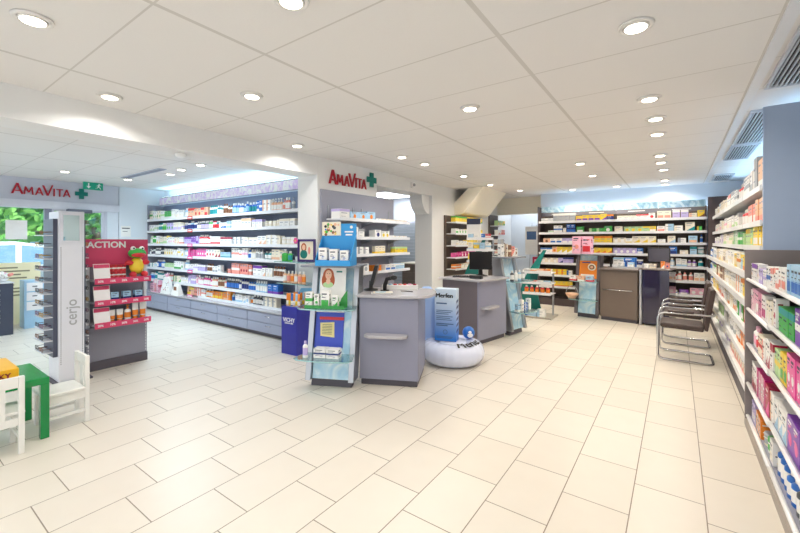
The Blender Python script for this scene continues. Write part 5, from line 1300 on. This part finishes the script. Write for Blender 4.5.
for x in (-.085, .085): b = MB(); b.ball((x, -.02, .17), (.045, .04, .03), pm('red'), 12, 8); b.build('arm', pl); b = MB(); b.ball((x*.7, -.06, .035), (.035, .055, .035), pm('red'), 12, 8); b.build('foot', pl)

# ------------------------------------------------------------------ by the shop window
cb = thing('display_plinth', 'dark display plinth with vertical white lettering by the shop window', 'plinth', (-8.83, 1.13, 0))
DPL = mat('plinth_slate', '#454b5c', .25, vary=.06)
MB().box(0, .4, 0, .3, 0, .8, DPL).build('body', cb, bevel=.004); MB().box(-.01, .41, -.01, .31, .8005, .815, GLASS if False else SHELFW).build('top', cb)
t = text('lettering', 'camoro', .19, WHITEP, cb, (.4025, .12, .45), Matrix(((0, 0, 1), (0, 1, 0), (-1, 0, 0))).to_euler(), ext=.001, bold=.002)
fp = thing('flower_bowl', 'shallow bowl of pink and white flowers on the dark plinth', 'flowers', (-8.63, 1.28, .8155))
MB().lathe([(0, 0), (.08, 0), (.14, .05), (.13, .05), (.07, .01), (0, .01)], WHITEP, (0, 0, 0), 16).build('bowl', fp); R = random.Random(3); b = MB()
for i in range(46): a = R.uniform(0, 2*pi); q = R.uniform(0, .2); b.ball((q*cos(a), q*sin(a), .07+.05*(1-q/.2)+R.uniform(0, .04)), R.uniform(.02, .035), pm(R.choice(['pink', 'white', 'white', 'salmon', 'white'])), 7, 5)
b.build('blossoms', fp)
wc = thing('drawer_stand', 'small white drawer stand right of the dark plinth', 'cabinet', (-9.1, 1.62, 0))
MB().box(0, .3, 0, .26, .0, .8, pm('pale-blue')).build('frame', wc, bevel=.004)
for i in range(3): dd = MB().box(.301, .312, .03, .23, .3+.16*i, .44+.16*i, WHITEP).build('drawer', wc); MB().box(.3121, .318, .1, .16, .37+.16*i, .385+.16*i, INK).build('handle', dd)
ab = thing('window_sign', 'beige printed board standing inside the shop window', 'sign', (-9.40, 1.0, 0), pi/2)
BG_ = mat('board_beige', '#f3ebc4', .6, vary=.04)
MB().box(-.6, .95, 0, .04, .0, 1.08, BG_).build('board', ab); b = MB(); R = random.Random(6)
for i in range(9): b.box(-.5, R.uniform(.5, .9), -.002, -.0005, .5+.06*i, .525+.06*i, mat('text_taupe', '#8d8668', .6))
b.build('text_lines', ab)
for x in (-.4, .8): MB().box(x, x+.05, .0405, .1, 0, .03, FRAMEM).build('foot', ab)
nt_ = MB().box(.0, .006, 1.52, 1.80, 1.49, 1.83, pm('white')).build('notice', None, (-9.553, 0, 0)); tag(nt_, 'white paper notice stuck on the shop window glass', 'notice')
hn = MB(); hn.box(0, .004, 3.26, 3.4, 1.72, 1.74, INK); hn.box(0, .004, 3.27, 3.36, 1.66, 1.67, INK); hn.box(-.002, -.0001, 3.24, 3.42, 1.55, 1.78, pm('white')); o = hn.build('notice', None, (-9.517, 0, 0)); tag(o, 'small white notice on the wall right of the entrance door', 'notice')

# ------------------------------------------------------------------ back room seen through the opening
cbk = thing('back_cabinet', 'brown drawer cabinet with white top inside the back room', 'cabinet', (-5.15, 7.3, 0))
MB().box(0, .72, .02, .5, 0, .94, BROWN).build('carcass', cbk); MB().box(-.02, .74, -.02, .52, .9405, .97, pm('cream')).build('worktop', cbk)
for i in range(5): MB().box(.01, .71, .0, .0195, .06+.175*i, .22+.175*i, BROWN).build('drawer', cbk)
rs = thing('roller_cabinet', 'tall grey roller shutter cabinet in the back room', 'cabinet', (-5.95, 7.9, 0))
MB().box(0, .9, .03, .45, 0, 1.95, FRAMEM).build('carcass', rs); b = MB()
for i in range(24): b.box(.03, .87, .0, .029, .06+.077*i, .06+.077*i+.066, mat('shutter_grey', '#aeb6bf', .4))
b.build('shutter', rs)
for i, (x, h, bc) in enumerate([(-4.7, .14, 'white'), (-4.6, .2, 'orange'), (-4.5, .1, 'brown'), (-4.8, .16, 'blue')]):
    put('stock_bottle', 'b', .08, h, bc, 'white', 0, (x, 7.36+.1*(i % 2), .9705), 0, '%s bottle on the brown cabinet inside the back room' % bc, 'bottle', None, True)
pb = MB().box(0, .34, 0, .02, 1.35, 1.75, pm('white')).build('notice_board', None, (-4.85, 8.37, 0)); tag(pb, 'white notice sheet on the rear wall of the back room', 'notice')
pb = MB()
pb.box(0, .45, 0, .06, 0, .03, SHELFW); o = pb.build('wall_shelf', None, (-4.95, 8.33, 2.0)); tag(o, 'small shelf on the rear wall of the back room', 'shelf')
for i in range(3): put('stock_carton', 'c', .12, .22-.04*i, ['white', 'pale-blue', 'white'][i], 'grey', i, (-4.87+.14*i, 8.332, 2.0305), 0, '%s carton %s from left on the wall shelf of the back room' % (['white', 'pale-blue', 'white'][i], ordinal(i+1)), 'box', None)

# ------------------------------------------------------------------ panel shelves on the far part of the left wall
def panel_shelf(label, y0, y1, zt, levels, ex=.0):
    e = thing('wall_shelving', label, 'shelves', (-3.957, y0, 0), pi/2); w = y1-y0
    MB().box(0, w, -.03, 0, .1, zt, UMB).build('back_panel', e)
    for z in levels: MB().box(.06, w+ex, -.24, -.0305, z-.02, z, SHELFW).build('shelf', e); MB().box(.06, w+ex, -.252, -.2405, z-.03, z+.01, SHELFW).build('price_rail', e)
    return e
PSZ = [1.86, 1.62, 1.37, 1.12, .88]
panel_shelf('dark panel shelving right of the white pillar', 7.13, 8.6, 2.0, PSZ)
panel_shelf('dark panel shelving before the passage bulkhead', 9.48, 10.07, 2.14, PSZ)
PC = [['green/white', 'yellow/green', 'red/white', 'white/red'], ['white/yellow', 'yellow/white', 'white/green'], ['cream/yellow', 'yellow/cream', 'white/cream'], ['hot-pink/white', 'magenta/white', 'hot-pink/magenta'], ['white/yellow', 'cream/white', 'orange/white']]
for k in range(5):
    row((-3.957, 7.13, 0), pi/2, [(.08, 1.45, 'c', PC[k], .11 if k else .12, .13)], PSZ[k]+.0005, -.235, '%s shelf right of the white pillar' % ROWN[k], 'goods on the shelves right of the pillar', {'c': 'herb_carton'})
    row((-3.957, 9.48, 0), pi/2, [(.08, .58, 'c', [['yellow/green', 'pale-green/yellow'], ['salmon/red', 'white/salmon'], ['white/brown'], ['cream/salmon', 'white/red'], ['white/cream']][k], .13, .11)], PSZ[k]+.0005, -.235, '%s shelf before the passage bulkhead' % ROWN[k], 'goods on the shelves before the passage', {'c': 'herb_carton'})
# teal wave-shaped promotion stands with trays
TEAL = mat('card_teal', '#0f7f78', .4, vary=.06)
def wave_stand(label, loc, rot, h, trays, bottles, gcol):
    e = thing('wave_stand', label, 'display stand', loc, rot)
    n = 16; L = []; Rr_ = []
    for i in range(n+1):
        t = i/n; x = -.12+.30*t**1.2-.12*sin(pi*t); wd = .34-.2*t+.06*sin(pi*t*1.5)
        L.append((x-wd/2+.02, t*h)); Rr_.append((x+wd/2+.1*(1-t)**3, t*h))
    b = MB(); b.prism([(a, z) for a, z in Rr_] [::1] + [(a, z) for a, z in reversed(L)], .0, .03, TEAL, T=lambda p: (p[0], p[2], p[1]+.03)); b.build('wave_panel', e)
    b = MB(); b.box(-.2, .42, -.42, .12, 0, .03, mat('stand_base_grey', '#a8a296', .4)); b.build('base', e, bevel=.008)
    b = MB(); b.box(.34, .37, -.03, -.005, .0305, trays[0], ALU); b.build('post', e)
    for z in trays:
        b = MB(); b.box(-.12, .4, -.38, -.004, z-.015, z, SHELFW); b.box(-.12, .4, -.39, -.3805, z-.02, z+.03, SHELFW); b.build('tray', e)
    return e
ws = (-2.3, 7.86, 0)
wave_stand('teal wave-shaped promotion stand with trays left of the back totem', ws, 0, 1.25, (.86, .66, .46), 6, 0)
for i in range(5): put('juice_bottle', 'b', .075, .15, 'red', 'orange', 0, W_(ws, 0, -.06+.1*i, -.37, .4605), 0, 'red bottle with white cap, %s from left on the lowest tray of the teal stand' % ordinal(i+1), 'bottle', 'red bottles on the teal stand', True)
for i in range(4): put('tea_carton', 'c', .11, .05, ['white', 'salmon', 'white', 'pale-blue'][i], ['red', 'white', 'grey', 'white'][i], 3, W_(ws, 0, -.05+.125*i, -.37, .6605), 0, '%s carton %s from left on the middle tray of the teal stand' % (['white', 'salmon', 'white', 'pale-blue'][i], ordinal(i+1)), 'box', None)
for i in range(4): put('tea_carton', 'c', .11, .07, ['white', 'cream', 'peach', 'orange'][i], ['grey', 'orange', 'white', 'white'][i], 3, W_(ws, 0, -.05+.125*i, -.37, .8605), 0, '%s carton %s from left on the top tray of the teal stand' % (['white', 'cream', 'peach', 'orange'][i], ordinal(i+1)), 'box', None)
for i in range(3): put('tea_carton', 'c', .14, .08+.03*i, ['white', 'pale-blue', 'white'][i], ['blue', 'white', 'pale-blue'][i], i, W_(ws, 0, -.1+.16*i, -.38, .0305), 0, '%s carton %s from left on the base of the teal stand' % (['white', 'pale-blue', 'white'][i], ordinal(i+1)), 'box', None)
w2 = (-3.38, 7.45, 0)
wave_stand('teal wave-shaped promotion stand before the dark panel shelving by the pillar', w2, radians(15), 1.5, (1.5, 1.28, 1.05), 0, 0)
for q, z in enumerate((1.5, 1.28, 1.05)):
    for i in range(4): put('cream_carton', 'c', .1, .15 if q else .1, ['pale-blue', 'white', 'blue', 'red'][(i+q) % 4] if q == 0 else ['white', 'cream', 'yellow', 'pale-blue'][(i+q) % 4], 'white' if q == 0 else 'pale-blue', i, W_(w2, radians(15), -.05+.115*i, -.36, z+.0005), radians(15), 'carton %s from left on the %s tray of the teal stand by the pillar' % (ordinal(i+1), ['top', 'middle', 'lowest'][q]), 'box', 'cartons on the teal stand by the pillar')
pc = thing('info_card', 'white card with dark blue back above the teal stand by the pillar', 'card', (-3.62, 7.72, 1.5), radians(35))
# passage: poster stand and red box
fs = thing('flip_chart', 'slim metal easel with white poster in the passage', 'easel', (-3.05, 10.55, 0), radians(10))
for x in (-.22, .22): MB().tube([(x, .03, 0), (x*.5, .0, 1.95)], .01, ALU, 8).build('leg', fs)
MB().tube([(0, .4, 0), (0, .01, 1.9)], .01, ALU, 8).build('rear_leg', fs)
MB().box(-.28, .3, -.03, -.015, 1.1, 1.85, pm('white')).build('poster', fs); b = MB(); b.box(-.24, -.0, -.033, -.031, 1.5, 1.72, mat('print_slate', '#4a6c9c')); b.box(.04, .26, -.033, -.031, 1.25, 1.55, pm('peach')); b.build('print', fs)
COL.objects.unlink(pc); bpy.data.objects.remove(pc)
ic = thing('info_card', 'white card with dark blue header standing on the top tray by the pillar', 'card', W_(w2, radians(15), -.17, -.1, 1.5005), radians(15))
MB().box(0, .28, 0, .012, 0, .42, pm('white')).build('card', ic); MB().box(.0, .28, -.003, -.0003, .3, .42, mat('print_night', '#27304d', .4)).build('card_header', ic)
rb = thing('donation_box', 'small red box on a stool in the passage', 'box', (-2.98, 9.98, .86)); MB().box(0, .22, 0, .16, 0, .2, pm('crimson')).build('body', rb, bevel=.005); MB().box(.05, .15, -.002, -.0003, .08, .14, pm('pink')).build('print', rb)
sl = thing('stool', 'plain grey stool in the passage carrying the red box', 'stool', (-2.87, 10.06, 0))
MB().lathe([(0, .83), (.17, .83), (.17, .859), (0, .859)], FRAMEM, (0, 0, 0), 18).build('seat', sl)
for i in range(4): a = pi/4+i*pi/2; MB().tube([(.14*cos(a), .14*sin(a), .829), (.19*cos(a), .19*sin(a), 0)], .012, ALU, 8).build('leg', sl)
